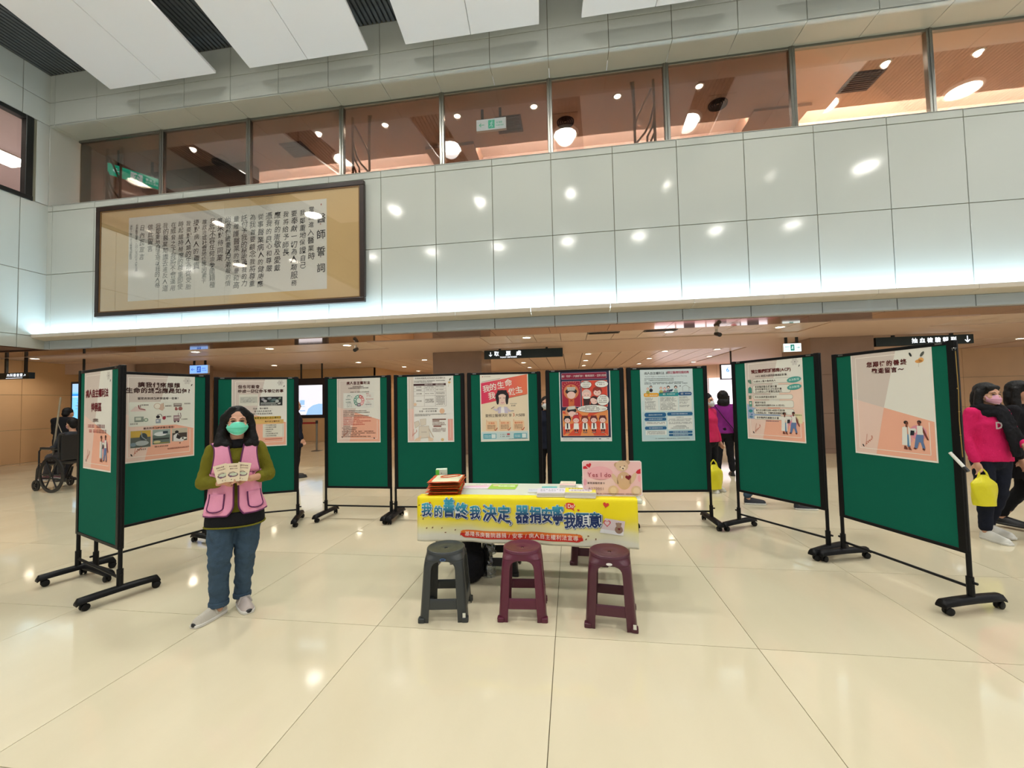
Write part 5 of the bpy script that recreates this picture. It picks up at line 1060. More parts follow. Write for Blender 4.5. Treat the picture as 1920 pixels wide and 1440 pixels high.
# cameras and slot vents on the low ceiling
for x, y, lab in ((-5.2, 9.35, 'small black security camera under the low ceiling left of the middle pillar'), (3.15, 9.3, 'small black security camera under the low ceiling right of the middle')):
    t = thing('security_camera', lab, 'camera', (x, y, ZL)); MB().tube([(0,0,0),(0,0,-.07)], .03, 12).build('mount', M_RING, t, True); MB().tube([(0,.05,-.09),(.03,-.10,-.14)], .045, 14).build('camera_body', M_BLACK, t, True)
for x, lab in ((.75, 'black slot vent in the polished soffit, left one'), (1.95, 'black slot vent in the polished soffit, right one')):
    t = thing('slot_vent', lab, 'air vent', (x, 9.12, ZL)); MB().bx(-.34,.34,-.10,.10,-.012,.0).build('frame', M_BLACK, t)
    for q in range(3): MB().bx(-.31,.31,-.07+q*.05,-.05+q*.05,-.02,-.012).build('blade', M_DKMETAL, t)
# ------------------------------------------------------------------ people
def V(*a): return Vector(a)
def caps(mb, p1, r1, p2, r2, n=14):
    p1, p2 = Vector(p1), Vector(p2); d = p2-p1; L = d.length or 1e-6; d /= L; pts = []; rs = []
    for k in range(5): a = pi/2*(1-k/4); pts.append(p1-d*r1*sin(a)); rs.append(max(1e-4, r1*cos(a)))
    for k in range(5): a = pi/2*k/4; pts.append(p2+d*r2*sin(a)); rs.append(max(1e-4, r2*cos(a)))
    mb.tube(pts, rs, n)
def ellip(mb, c, r, rz=0, rx=0, n=16):
    M = mb.M; mb.M = M @ Matrix.Translation(c) @ Matrix.Rotation(rz, 4, 'Z') @ Matrix.Rotation(rx, 4, 'X') @ Matrix.Diagonal((*r, 1))
    mb.lathe([(max(1e-4, sin(pi*k/10)), -cos(pi*k/10)) for k in range(11)], n=n); mb.M = M
def loft(mb, secs, n=24):      # (cx, cy, z, rx, ry)
    vs = [(cx+rx*cos(2*pi*k/n), cy+ry*sin(2*pi*k/n), z) for cx, cy, z, rx, ry in secs for k in range(n)]; L = len(secs)
    fs = [(i*n+k, i*n+(k+1) % n, (i+1)*n+(k+1) % n, (i+1)*n+k) for i in range(L-1) for k in range(n)]+[tuple(range(n-1, -1, -1)), tuple((L-1)*n+k for k in range(n))]
    mb.add(vs, fs)
def blob(name, mb, vox, sm, m, parent, wrinkle=0, wscale=.05, solid=0):
    o = mb.build(name, m, None); q = o.modifiers.new('r', 'REMESH'); q.mode = 'VOXEL'; q.voxel_size = vox; q.use_smooth_shade = True
    if sm: q = o.modifiers.new('m', 'SMOOTH'); q.iterations = sm; q.factor = .5
    if wrinkle:
        k = 'folds_%d' % int(wscale*1000); tx = bpy.data.textures.get(k) or bpy.data.textures.new(k, 'CLOUDS'); tx.noise_scale = wscale*1.6; tx.noise_depth = 1
        q = o.modifiers.new('d', 'DISPLACE'); q.texture = tx; q.strength = wrinkle*3; q.mid_level = .5; q.texture_coords = 'LOCAL'
    if parent: o.parent = parent
    return o
SKIN = mat('skin', srgb(206, 156, 128), .5, var=.05, vscale=12); HAIR = mat('black_hair', (.006,.005,.005), .5, bump=.4, bscale=90, spec=.25)
def head_prims(mb, h, s=1.0, tilt=0):
    M = mb.M; mb.M = M @ Matrix.Translation(h) @ Matrix.Rotation(tilt, 4, 'X') @ Matrix.Diagonal((s, s, s, 1))
    ellip(mb, (0,.012,.025), (.072,.090,.090)); ellip(mb, (0,-.020,-.040), (.058,.062,.068)); ellip(mb, (0,-.058,-.088), (.026,.024,.020))
    for q in (-1, 1): ellip(mb, (q*.036,-.052,-.030), (.026,.026,.028)); ellip(mb, (q*.073,.012,-.012), (.010,.020,.030), 0, .1); caps(mb, (q*.018,-.080,.020), .010, (q*.045,-.070,.022), .008)
    caps(mb, (0,-.080,.006), .009, (0,-.098,-.026), .013); caps(mb, (-.018,-.084,-.056), .008, (.018,-.084,-.056), .008)
    mb.M = M
def face_parts(t, h, s, tilt, m_eye=None, squint=True):
    e = bpy.data.objects.new('eye', None)
    R = Matrix.Translation(h) @ Matrix.Rotation(tilt, 4, 'X') @ Matrix.Diagonal((s, s, s, 1))
    for q in (-1, 1):
        mb = MB(); mb.M = R; ellip(mb, (q*.031,-.0765,.001), (.0135,.006,.0052 if squint else .008)); mb.build('eye', mat('eye_dark', (.02,.012,.01), .2), t, True)
        mb = MB(); mb.M = R; mb.tube([(q*.014,-.0855,.019),(q*.031,-.088,.025),(q*.048,-.078,.019)], [.002,.003,.0015], 6); mb.build('eyebrow', HAIR, t, True)
def face_mask(t, h, s, tilt, col, edge):
    R = Matrix.Translation(h) @ Matrix.Rotation(tilt, 4, 'X') @ Matrix.Diagonal((s, s, s, 1))
    def f(u, v):
        a = (u-.5)*2; hw = .064-.012*abs(2*v-1)**2+.004*v; top = -.004-.012*abs(a)**1.5; bot = -.098+.030*abs(a)**2
        z = bot+(top-bot)*v; x = a*hw; y = -.112+.070*abs(a)**1.9+(.018 if v < .5 else .020)*(2*v-1)**2+.0022*sin(v*19)
        return R @ Vector((x, y, z))
    mb = MB().grid(f, 18, 14); mb.build('face_mask', mat('mask_'+col[0], col[1], .7), t, True, solid=.0015)
    mb = MB(); 
    for v in (0, 1): mb.tube([f(u/10, v)+Vector((0,-.0012,0)) for u in range(11)], .0022, 5)
    mb.build('mask_edge', mat('mask_edge_'+col[0], edge, .6), t, True)
    mb = MB()
    for v in (.36, .52, .68): mb.tube([f(.10+.80*u/10, v)+Vector((0,-.0012,0)) for u in range(11)], .0011, 4)
    mb.build('mask_pleats', mat('mask_pleat_'+col[0], tuple(x*.62 for x in col[1]), .7), t, True)  # fold shade of the pleats painted as thin lines in darkened mask colour
    for q in (0, 1):
        p0 = f(q, .92); p1 = f(q, .08); e = R @ Vector(((2*q-1)*.081, .018, -.008)); MB().tube([p0, e, p1], .0014, 5).build('ear_loop', mat('mask_edge_'+col[0], edge, .6), t)
def hand(mb, w, d, up, side, curl=.6, s=1.0):
    """palm at w, fingers along d, palm normal up, side=+1 thumb to the left of d x up"""
    d = Vector(d).normalized(); up = Vector(up); up = (up-d*up.dot(d)).normalized(); x = d.cross(up)*side
    W_ = Vector(w); caps(mb, W_, .021*s, W_+d*.045*s, .022*s)
    caps(mb, W_+x*.020*s+d*.02*s, .013*s, W_+x*.026*s+d*.062*s, .012*s); caps(mb, W_-x*.020*s+d*.02*s, .013*s, W_-x*.024*s+d*.058*s, .012*s)
    for k, (o_, L) in enumerate(((.028,.062),(.010,.070),(-.009,.066),(-.027,.052))):
        b = W_+x*o_*s+d*.068*s; a = curl*(.5+.1*k); p = b; dd = d.copy()
        for j, (l, r) in enumerate(((.42,.0088),(.32,.0080),(.26,.0070))):
            dd = (d*cos(a*(j+1))-up*sin(a*(j+1))).normalized(); q = p+dd*L*l*s; caps(mb, p, r*s, q, r*.92*s, 10); p = q
    b = W_+x*.024*s+d*.012*s; p = b+(x*.8+d*.6-up*.3).normalized()*.034*s; caps(mb, b, .012*s, p, .0105*s, 10); caps(mb, p, .0100*s, p+(x*.15+d*.9-up*.4).normalized()*.028*s, .0085*s, 10)
def shoe(name, t, heel, yaw, m_up, m_sole, L=.245, toe_cap=None, pitch=0, extra=None):
    R = Matrix.Translation(heel) @ Matrix.Rotation(yaw, 4, 'Z') @ Matrix.Rotation(pitch, 4, 'X')      # toe towards -Y
    mb = MB(); mb.M = R; wd = lambda q: .034+.012*sin(min(1, q*1.25)*pi*.72)-(.012*max(0, q-.86)/.14 if q > .86 else 0)
    secs = []
    for i in range(13):
        q = i/12; y = .03-q*L; hgt = .10-.02*q if q < .25 else (.085-.045*((q-.25)/.75)**.75); w_ = wd(q)
        if i in (0, 12): w_ *= .78; hgt *= .72
        secs.append([(w_*cos(a)*(1 if sin(a) < .4 else 1-.30*sin(a)), y, .018+max(0, sin(a))*hgt if sin(a) > 0 else .018) for a in [2*pi*k/14 for k in range(14)]])
    vs = [p for g in secs for p in g]; n = 14; fs = [(i*n+k, i*n+(k+1) % n, (i+1)*n+(k+1) % n, (i+1)*n+k) for i in range(12) for k in range(n)]+[tuple(range(n)), tuple(12*n+k for k in range(n))]
    mb.add(vs, fs); o = mb.build(name, m_up, t, 60)
    sb = MB(); sb.M = R; out = [(wd(i/12)*1.08*(.82 if i in (0,12) else 1), .03-i/12*L-(.006 if i == 12 else 0)) for i in range(13)]
    poly = out+[(-a, b) for a, b in out[::-1]]; sb.prism(poly, 0, .022, 'z'); sb.build('sole', m_sole, o, bevel=.004, segs=1)
    if toe_cap:
        tb = MB(); tb.M = R; ellip(tb, (0, .03-L+.020, .018), (.031, .030, .022)); tb.build('toe_cap', toe_cap, o, True)
    if extra:
        for q in extra:
            sb = MB(); sb.M = R; sb.tube([(-.040,.03-L*q,.035),(-.026,.03-L*q,.105-.05*q),(.026,.03-L*q,.105-.05*q),(.040,.03-L*q,.035)], .010, 6, flat=.3); sb.build('strap', extra[q], o, True)
    return o
def dflt(H=1.6, **kw):
    k = H/1.6
    J = dict(head=(0,-.01,1.475), neck=(0,.01,1.34), shL=(-.165,.01,1.30), shR=(.165,.01,1.30), elL=(-.22,.03,1.03), elR=(.22,.03,1.03), wrL=(-.235,-.05,.80), wrR=(.235,-.05,.80),
             hipL=(-.085,0,.82), hipR=(.085,0,.82), knL=(-.09,-.01,.46), knR=(.09,-.01,.46), anL=(-.09,.02,.09), anR=(.09,.02,.09), waist=(0,0,.98), chest=(0,0,1.18))
    for a, b in kw.items():
        if a in J: J[a] = b
    return {a: Vector(b)*k for a, b in J.items()}
def body_prims(J, s, mb, hands=True, curl=.7, head=True, tilt=0, hd=None, am=.9):
    if head: head_prims(mb, J['head'], s*1.0, tilt)
    caps(mb, J['neck']-V(0,0,.03*s), .052*s, J['head']+V(0,.005,-.06*s), .046*s)
    wa, ch = J['waist'], J['chest']; hc = (J['hipL']+J['hipR'])/2; sc_ = (J['shL']+J['shR'])/2
    loft(mb, [(hc.x, hc.y, hc.z-.06*s, .13*s, .09*s), (hc.x, hc.y, hc.z+.03*s, .155*s, .105*s), (wa.x, wa.y, wa.z, .13*s, .092*s), (ch.x, ch.y, ch.z, .148*s, .105*s), (sc_.x, sc_.y, sc_.z-.01*s, .13*s, .085*s), (sc_.x, sc_.y+.005, sc_.z+.045*s, .06*s, .055*s)])
    for a in 'LR':
        caps(mb, J['sh'+a]-V(0,0,.01), .046*s*am, J['el'+a], .038*s*am); caps(mb, J['el'+a], .037*s*am, J['wr'+a], .025*s)
        caps(mb, sc_.lerp(J['sh'+a], .3), .042*s*am, J['sh'+a]-V(0,0,.01), .046*s*am)
        caps(mb, J['hip'+a], .085*s, J['kn'+a], .052*s); caps(mb, J['kn'+a], .052*s, J['an'+a], .034*s); caps(mb, J['an'+a], .034*s, J['an'+a]+V(0,-.02*s,-.05*s), .028*s)
        if hands:
            d = (hd or {}).get(a) or ((J['wr'+a]-J['el'+a]).normalized(), V(-1,0,0) if a == 'R' else V(1,0,0), 1 if a == 'R' else -1)
            hand(mb, J['wr'+a]+Vector(d[0]).normalized()*.015*s, d[0], d[1], d[2], curl, s)
def person(lab, loc, rz, H, J, top, pants, shoes, hair='bob', mask=None, tilt=0, hem=.78, vox=.013, curl=.7, grp=None, scarf=None, hairm=HAIR, seated=False, hd=None, coatlen=None):
    s = H/1.6; t = thing('person', lab, 'person', loc, rz, grp)
    mb = MB(); body_prims(J, s, mb, True, curl, True, tilt, hd); blob('body', mb, vox*.8, 3, SKIN, t)
    # upper garment
    mb = MB(); wa, ch = J['waist'], J['chest']; sc_ = (J['shL']+J['shR'])/2; hc = (J['hipL']+J['hipR'])/2; hz = hem*s
    L = [(hc.x, hc.y, hz, .185*s, .135*s)] if not seated else [(hc.x, hc.y, hc.z-.04*s, .17*s, .13*s)]
    L += [(wa.x, wa.y, wa.z, .165*s, .125*s), (ch.x, ch.y, ch.z, .178*s, .132*s), (sc_.x, sc_.y, sc_.z, .155*s, .10*s), (sc_.x, sc_.y+.005, sc_.z+.055*s, .075*s, .068*s)]
    loft(mb, L)
    for a in 'LR':
        caps(mb, sc_.lerp(J['sh'+a], .3), .054*s, J['sh'+a]-V(0,0,.012), .056*s); caps(mb, J['sh'+a]-V(0,0,.012), .057*s, J['el'+a], .053*s); caps(mb, J['el'+a], .055*s, J['wr'+a].lerp(J['el'+a], .08), .042*s)
    blob('jacket', mb, vox, 3, top, t, .006*s, .06)
    mb = MB()
    for a in 'LR':
        caps(mb, J['hip'+a]+V(0,0,.03*s), .100*s, J['kn'+a], .066*s); caps(mb, J['kn'+a], .066*s, J['an'+a]+V(0,0,.035*s), .053*s)
    ellip(mb, J['hipL'].lerp(J['hipR'], .5)+V(0,0,.04*s), (.170*s,.128*s,.17*s)); blob('trousers', mb, vox, 3, pants, t, .006*s, .05)
    for a in 'LR':
        yw = atan2((J['an'+a]-J['kn'+a]).x, 1)*.3; an = J['an'+a]; z = max(0, an.z-.09*s)
        shoe('shoe', t, (an.x, an.y+.01, z), yw+(kwfoot.get(a, 0)), shoes[0], shoes[1], .25*s)
    h = J['head']; R = Matrix.Translation(h) @ Matrix.Rotation(tilt, 4, 'X') @ Matrix.Diagonal((s, s, s, 1))
    mb = MB(); mb.M = R
    if hair == 'short': ellip(mb, (0,.028,.042), (.082,.092,.086)); ellip(mb, (0,.06,-.01), (.070,.055,.075))
    elif hair == 'bob':
        ellip(mb, (0,.028,.040), (.085,.097,.090)); ellip(mb, (0,.065,-.03), (.085,.058,.10))
        for q in (-1, 1): caps(mb, (q*.076,.02,.03), .030, (q*.085,.03,-.10), .034)
    elif hair == 'long':
        ellip(mb, (0,.026,.040), (.088,.098,.092)); ellip(mb, (0,.07,-.06), (.095,.060,.16)); caps(mb, (-.045,-.050,.070), .024, (.045,-.050,.070), .024)
        for q in (-1, 1): caps(mb, (q*.078,.01,.03), .030, (q*.100,.01,-.20), .040)
    elif hair == 'hood': ellip(mb, (0,.03,.02), (.10,.105,.115)); ellip(mb, (0,.07,-.10), (.11,.07,.09))
    blob('hair', mb, .009, 2, hairm, t, .003, .03)
    face_parts(t, h, s, tilt)
    if mask: face_mask(t, h, s, tilt, mask[0], mask[1])
    if scarf:
        mb = MB()
        mb.tube([(J['neck'].x+.10*s*cos(a), J['neck'].y+.085*s*sin(a)-.01, J['neck'].z-.01*s+.018*s*sin(a*2+1)) for a in [2*pi*k/16 for k in range(17)]], .042*s, 10)
        mb.tube([(J['neck'].x+.11*s*cos(a), J['neck'].y+.10*s*sin(a)-.01, J['neck'].z-.05*s+.02*s*sin(a+2)) for a in [2*pi*k/16 for k in range(17)]], .040*s, 10)
        for pts in scarf[1]: mb.tube([Vector(p)*s for p in pts], [.045*s]*(len(pts)-1)+[.05*s], 10, flat=.5)
        blob('scarf', mb, .011, 2, scarf[0], t, .007, .025)
    return t
kwfoot = {}
def cloth(n, c, var=.12): return mat('cloth_'+n, srgb(*c), .85, bump=.35, bscale=120, var=var, vscale=9, spec=.2)
BLKC = cloth('black', (24,24,28)); DKGR = cloth('dark_grey', (52,54,58)); NAVY = cloth('navy', (26,30,44)); PINKC = cloth('pink', (214,34,98)); PURP = cloth('purple', (128,40,124)); JEAN = cloth('jeans', (62,82,100), .25)
WHS = mat('white_shoe', srgb(214,212,204), .5); BKS = mat('black_shoe', srgb(26,26,28), .4); SOLE = mat('white_sole', srgb(216,214,206), .5)
PKM = (('pink', srgb(226,166,190)), srgb(240,210,220)); WHM = (('white', srgb(214,216,214)), srgb(230,230,230))

# ---- volunteer in the pink vest -------------------------------------------------
OLV = cloth('olive_knit', (112, 108, 30), .16); VPK = mat('pink_vest_cloth', srgb(236, 158, 190), .8, bump=.25, bscale=60, var=.05, vscale=6, spec=.2); VTR = mat('purple_piping', srgb(96, 28, 84), .6)
wl = Vector((-2.51, 2.765, 0)); wrot = atan2(2.575, 2.70)
t = thing('person', 'woman in pink vest and green face mask holding leaflets, standing at left', 'person', wl, wrot)
TL = radians(-5); hd_ = V(.008, -.035, 1.385)
JW = dict(head=hd_, neck=V(.005,.0,1.245), shL=V(-.142,.01,1.185), shR=V(.148,.01,1.185), elL=V(-.192,.0,.955), elR=V(.212,.02,.965), wrL=V(-.100,-.155,.965), wrR=V(.085,-.165,.975),
          hipL=V(-.083,0,.74), hipR=V(.085,0,.74), knL=V(-.095,-.06,.41), knR=V(.066,-.02,.41), anL=V(-.097,-.03,.10), anR=V(.048,.04,.09), waist=V(0,0,.90), chest=V(0,0,1.08))
mb = MB(); JB = dict(JW)
hdL = (V(.96,-.16,.14), V(0,.6,.8), -1); hdR = (V(-.95,-.10,.10), V(0,.6,.8), 1)
body_prims(JW, .94, mb, True, .75, True, TL, {'L': hdL, 'R': hdR}); blob('body', mb, .0058, 3, SKIN, t)
face_parts(t, hd_, .97, TL); face_mask(t, hd_, 1.02, TL, ('green', srgb(110, 222, 190)), srgb(214, 244, 234))
# hair: parted bob falling to the shoulders
mb = MB(); mb.M = Matrix.Translation(hd_) @ Matrix.Rotation(TL, 4, 'X')
ellip(mb, (0,.032,.040), (.087,.098,.086)); ellip(mb, (0,.075,-.05), (.098,.055,.13))
for q in (-1, 1):
    caps(mb, (q*.030,-.034,.094), .022, (q*.078,-.005,.040), .026); caps(mb, (q*.080,.0,.045), .025, (q*.092,.012,-.06), .030); caps(mb, (q*.092,.010,-.06), .031, (q*(.104 if q < 0 else .096),.0,-.150), .040); caps(mb, (q*.075,.04,-.12), .04, (q*.06,-.02,-.165), .036)
ellip(mb, (-.112,-.01,-.155), (.034,.03,.028)); ellip(mb, (.106,-.01,-.165), (.034,.03,.032))
blob('hair', mb, .0065, 2, HAIR, t, .004, .028)
# black collar of the under-shirt
mb = MB(); mb.tube([(.005+.066*cos(a), .0+.062*sin(a), 1.245+.010*sin(a)) for a in [2*pi*k/20 for k in range(21)]], .024, 10); mb.tube([(.005+.076*cos(a), -.002+.07*sin(a), 1.222+.012*sin(a)) for a in [2*pi*k/20 for k in range(21)]], .022, 10); blob('turtleneck_collar', mb, .008, 2, BLKC, t, .002, .02)
def torso(z):     # rx, ry of the knit
    P_ = ((.60,.174,.128),(.70,.172,.128),(.80,.158,.118),(.92,.146,.112),(1.04,.150,.116),(1.12,.152,.112),(1.19,.140,.090),(1.235,.085,.070))
    for (a, b, c), (d, e, f) in zip(P_, P_[1:]):
        if z <= d: k = (z-a)/(d-a); return b+(e-b)*k, c+(f-c)*k
    return P_[-1][1:]
mb = MB(); loft(mb, [(0,0,z,*torso(z)) for z in (.66,.70,.74,.80,.86,.92,.98,1.04,1.08,1.12,1.16,1.19,1.215,1.235)], 32)
scx = V(0,.01,1.19)
caps(mb, V(-.08,.01,1.190), .045, JW['shL'], .048); caps(mb, V(.08,.01,1.190), .045, JW['shR'], .048)
caps(mb, JW['shL'], .049, JW['elL'], .050); caps(mb, JW['elL'], .050, JW['wrL'].lerp(JW['elL'], .15), .036)
caps(mb, JW['shR'], .049, JW['elR'], .051); caps(mb, JW['elR'], .051, JW['wrR'].lerp(JW['elR'], .55), .046)
blob('sweater', mb, .0075, 3, OLV, t, .006, .045)
mb = MB(); loft(mb, [(0,.0,.632,.190,.142),(0,0,.66,.190,.142),(0,0,.735,.184,.138)], 32); blob('dark_undershirt', mb, .008, 1, BLKC, t)
hm = MB(); hm.tube([(.190*cos(a), .142*sin(a), .632+.006*sin(a*2)) for a in [2*pi*k/40 for k in range(41)]], .0065, 6); hm.build('hem_band', OLV, t, True)
# vest panels on the torso surface
def vs_(z): rx, ry = torso(min(z, 1.14)); k = max(0, min(1, (.84-z)/.1)); return rx+.014+.012*k, ry+.014+.010*k
def vpt(phi, z): rx, ry = vs_(z); w = .004*sin(phi*7+z*30)+.003*sin(phi*13); return V((rx+w)*sin(phi), -(ry+w)*cos(phi), z)
ZA = 1.02; ZH = .722
def low(side, u, v):
    z = ZH+(ZA-ZH)*v; op = .09+.10*max(0, 1-(z-ZH)/.07)**2*1.9 if z < ZH+.07 else .09-.0*(z-ZH)
    if side > 0: op *= .9
    return vpt(side*(op+(pi-op)*u), z)
def up(side, front, u, v):
    z0 = ZA; c = 1.252; xi0, xo0 = (.010, .150) if front else (.0, .155); xi1, xo1 = .062, .152
    e = v; xi = xi0+(xi1-xi0)*min(1, e*1.05)**.8; xo = xo0+(xo1-xo0)*e-.022*sin(pi*min(1, e*1.0))*1.0; x = xi+(xo-xi)*u
    z = z0+(c-.028*((x-.06)/.09)**2 if x > .06 else c)*1.0*0+(c-.30*max(0, x-.07)-z0)*sin(e*pi/2)
    rx, ry = vs_(min(z, 1.12)); y = ry*sqrt(max(.02, 1-(x/rx)**2*.8)); y = y*(max(0, 1-e**3.2))**.6
    return V(side*x, -y if front else y, z)+V(0, .012*e, 0)
for side, nm in ((-1, 'vest_front'), (1, 'vest_front')):
    mb = MB(); mb.grid(lambda u, v: low(side, u, v), 36, 22); nn = len(mb.v)
    mb.build(nm, VPK, t, True, solid=.005)
    mb = MB(); mb.grid(lambda u, v: up(side, True, u, v), 12, 16); mb.build('vest_shoulder', VPK, t, True, solid=.005)
    mb = MB(); mb.grid(lambda u, v: up(side, False, u, v), 12, 16); mb.build('vest_back', VPK, t, True, solid=.005)
    g = V(0,-.003,0)
    MB().tube([up(side, True, 1, v/16) for v in range(17)]+[up(side, False, 1, 1-v/16) for v in range(17)], .0052, 6).build('armhole_piping', VTR, t, True)
    MB().tube([low(side, 0, v/22)+g for v in range(23)]+[up(side, True, 0, v/16)+g for v in range(1, 17)], .0052, 6).build('front_piping', VTR, t, True)
    MB().tube([low(side, u/30, 0)+V(0,-.001,0) for u in range(31)], .0052, 6).build('hem_piping', VTR, t, True)
    # pocket
    def pk(u, v):
        z = .752+.125*v; a0 = .42; a1 = 1.12; a = side*(a0+(a1-a0)*u); rx, ry = vs_(z); return V((rx+.007)*sin(a), -(ry+.007)*cos(a), z)
    mb = MB().grid(lambda u, v: pk(u, v), 14, 8); mb.build('pocket', VPK, t, True, solid=.004)
    pts = [pk(.0, 1-k/8) for k in range(7)]+[pk(.5-.5*cos(a)+0, .22-.22*sin(a)) for a in [pi*k/8 for k in range(0, 9)]]+[pk(1, .22+.78*k/6) for k in range(1, 7)]
    MB().tube([p*1.0+V(0,-.003,0) for p in pts], .0048, 6).build('pocket_piping', VTR, t, True)
# small emblem and lettering on the vest
def onv(X, Y, Z):
    rx, ry = vs_(Z); return (X, -(ry+.008)*sqrt(max(.05, 1-(X/rx)**2)), Z)
c = Canvas(.06, .045, x0=.058, z0=.985); c.warp = onv; c.part('vest_emblem'); c.line([(.05,.5),(.5,.05),(.95,.5),(.5,.95),(.05,.5)], .07, (96,28,84)); c.line([(.25,.5),(.5,.25),(.75,.5),(.5,.75),(.25,.5)], .06, (96,28,84)); c.scribble(.0,1.0,1.15,.12,(96,28,84)); c.build(t)
c = Canvas(.03, .08, x0=-.125, z0=.955); c.warp = onv; c.part('vest_lettering')
for i in range(4): c.scribble(.1, .9, .12+i*.25, .6, (96,28,84))
c.build(t)
# jeans and shoes
mb = MB()
caps(mb, JW['hipL'], .098, JW['knL'], .074); caps(mb, JW['knL'], .070, V(-.098,-.035,.105), .058); caps(mb, JW['hipR'], .098, JW['knR'], .070); caps(mb, JW['knR'], .066, V(.046,.038,.105), .054); ellip(mb, (0,0,.72), (.155,.115,.10))
blob('jeans', mb, .0075, 3, JEAN, t, .008, .035)
for p in ((V(-.098,-.035,.070), .060), (V(.046,.038,.066), .056)):
    mb = MB(); mb.tube([p[0], p[0]+V(0,0,.035)], p[1]+.004, 18); mb.build('jeans_cuff', JEAN, t, True, bevel=.005)
GSH = mat('grey_beige_shoe', srgb(196, 190, 176), .8, bump=.3, bscale=200); GST = mat('shoe_strap', srgb(172, 166, 160), .7)
shoe('shoe', t, (-.085,-.008,0), radians(-48), GSH, SOLE, .235, BKS, 0, {.42: GSH})
shoe('shoe', t, (.046,.055,0), radians(10), mat('grey_pink_shoe', srgb(190, 178, 172), .8), SOLE, .235, BKS, 0, {.28: GST, .5: GST})
# leaflets in her hands (things of their own)
Mw = Matrix.Translation(wl) @ Matrix.Rotation(wrot, 4, 'Z')
def art_ll(c):
    c.ell(.5,.62,.38,.20,(128,100,104),1); c.ell(.52,.60,.28,.13,(198,206,180),2); c.ell(.34,.70,.10,.08,(120,80,110),3); c.ell(.72,.55,.10,.05,(214,222,190),3); c.line([(.2,.5),(.5,.45),(.85,.58)],.03,(100,70,74),3); c.scribble(.2,.85,.16,.12,(110,66,60),2,0); c.scribble(.25,.8,.29,.10,(120,76,70),2,0); c.circ(.4,.88,.04,(110,90,80),2); c.circ(.6,.9,.03,(150,120,110),2)
for i, (x, a, y, lab) in enumerate(((-.070, .22, -.208, 'cream leaflet held at left of the fan in the volunteer\'s hands'), (-.022, -.03, -.214, 'middle cream leaflet, foremost of the fan in the volunteer\'s hands'), (.026, -.20, -.206, 'cream leaflet at right of the fan in the volunteer\'s hands'))):
    q = thing('leaflet', lab, 'leaflet', (0,0,0), 0, 'leaflets in a fan'); q.matrix_world = Mw @ Matrix.Translation((x, y, .972)) @ Matrix.Rotation(radians(-8), 4, 'X') @ Matrix.Rotation(-a, 4, 'Y')
    MB().bx(-.040,.040,0,.002,0,.128).build('paper', ink(226,210,180), q); c = Canvas(.080, .128, y=-.0002, step=.0003); c.part('cover_print'); c.rect(0,0,1,1,(230,214,184)); art_ll(c); c.build(q)

# ---- other people ---------------------------------------------------------------
def at(x, y, z=0): return (x, y, z)
# woman in the pink sweater at the right with a yellow bag
J = dflt(1.58, elL=(-.215,.03,1.04), wrL=(-.21,-.05,.80), elR=(.21,-.03,1.05), wrR=(.10,-.20,.98), anL=(-.10,.0,.09), anR=(.10,.14,.10), knR=(.09,.02,.46))
kwfoot = {'L': 0, 'R': .0}
pw = person('woman in bright pink sweater, black scarf and pink mask walking at the right edge', (4.22, 4.84, 0), radians(8), 1.58, J, PINKC, NAVY, (WHS, SOLE), 'long', PKM, 0, .80, .010, scarf=(BLKC, [[(.04,-.12,1.30),(.06,-.16,1.15),(.12,-.17,.98)],[(-.02,-.12,1.28),(.0,-.17,1.12),(.06,-.18,.86)]]))
c = Canvas(.22, .09, x0=-.12, z0=1.11, y=-.156); c.part('chest_letters'); c.text('D', .18, .5, .42, (226,214,214), .05, 'c'); c.text('E', .82, .5, .42, (226,214,214), .05, 'c'); c.build(pw)
Mp = Matrix.Translation((4.22, 4.84, 0)) @ Matrix.Rotation(radians(8), 4, 'Z')
YB = mat('yellow_plastic_bag', srgb(226, 216, 30), .35, bump=.4, bscale=30, alpha=1)
def bag(lab, M, s=1.0, m=YB):
    b = thing('plastic_bag', lab, 'bag'); b.matrix_world = M
    def f(u, v):
        a = 2*pi*u; z = -.30*(1-v); w = (.10+.02*sin(v*3))*(1 if v < .75 else 1-.75*(v-.75)/.25); d = .055*(1 if v < .7 else 1-.85*(v-.7)/.3)
        k = 1+.05*sin(a*5+v*7); return V(w*cos(a)*k*s, d*sin(a)*k*s, (z-.05)*s)
    mb = MB().grid(f, 28, 14); mb.add([f(k/28, 0) for k in range(28)], [tuple(range(28))]); mb.build('bag_body', m, b, 60)
    for q in (-1, 1): MB().tube([(q*.05*s,0,-.10*s),(q*.035*s,0,-.03*s),(0,0,.01*s)], [.022*s,.010*s,.007*s], 8, flat=.4).build('bag_handle', m, b, True)
    return b
bag('yellow plastic carrier bag hanging from the pink-sweater woman\'s hand', Mp @ Matrix.Translation((-.205,-.10,.715)), 1.0)
kwfoot = {'L': 0, 'R': 0}
J = dflt(1.60, anL=(-.09,-.18,.09), anR=(.09,.22,.12), knL=(-.09,-.12,.47), knR=(.09,.05,.45))
person('person in black coat with dark hair at the very right edge of the frame', (4.68, 5.02, 0), radians(30), 1.56, J, BLKC, BLKC, (BKS, BKS), 'long', None, 0, .60, .013)
person('dark-haired person partly hidden behind the pink-sweater woman', (4.62, 6.05, 0), radians(50), 1.62, dflt(1.62), BLKC, DKGR, (BKS, BKS), 'bob', WHM, 0, .72, .013)
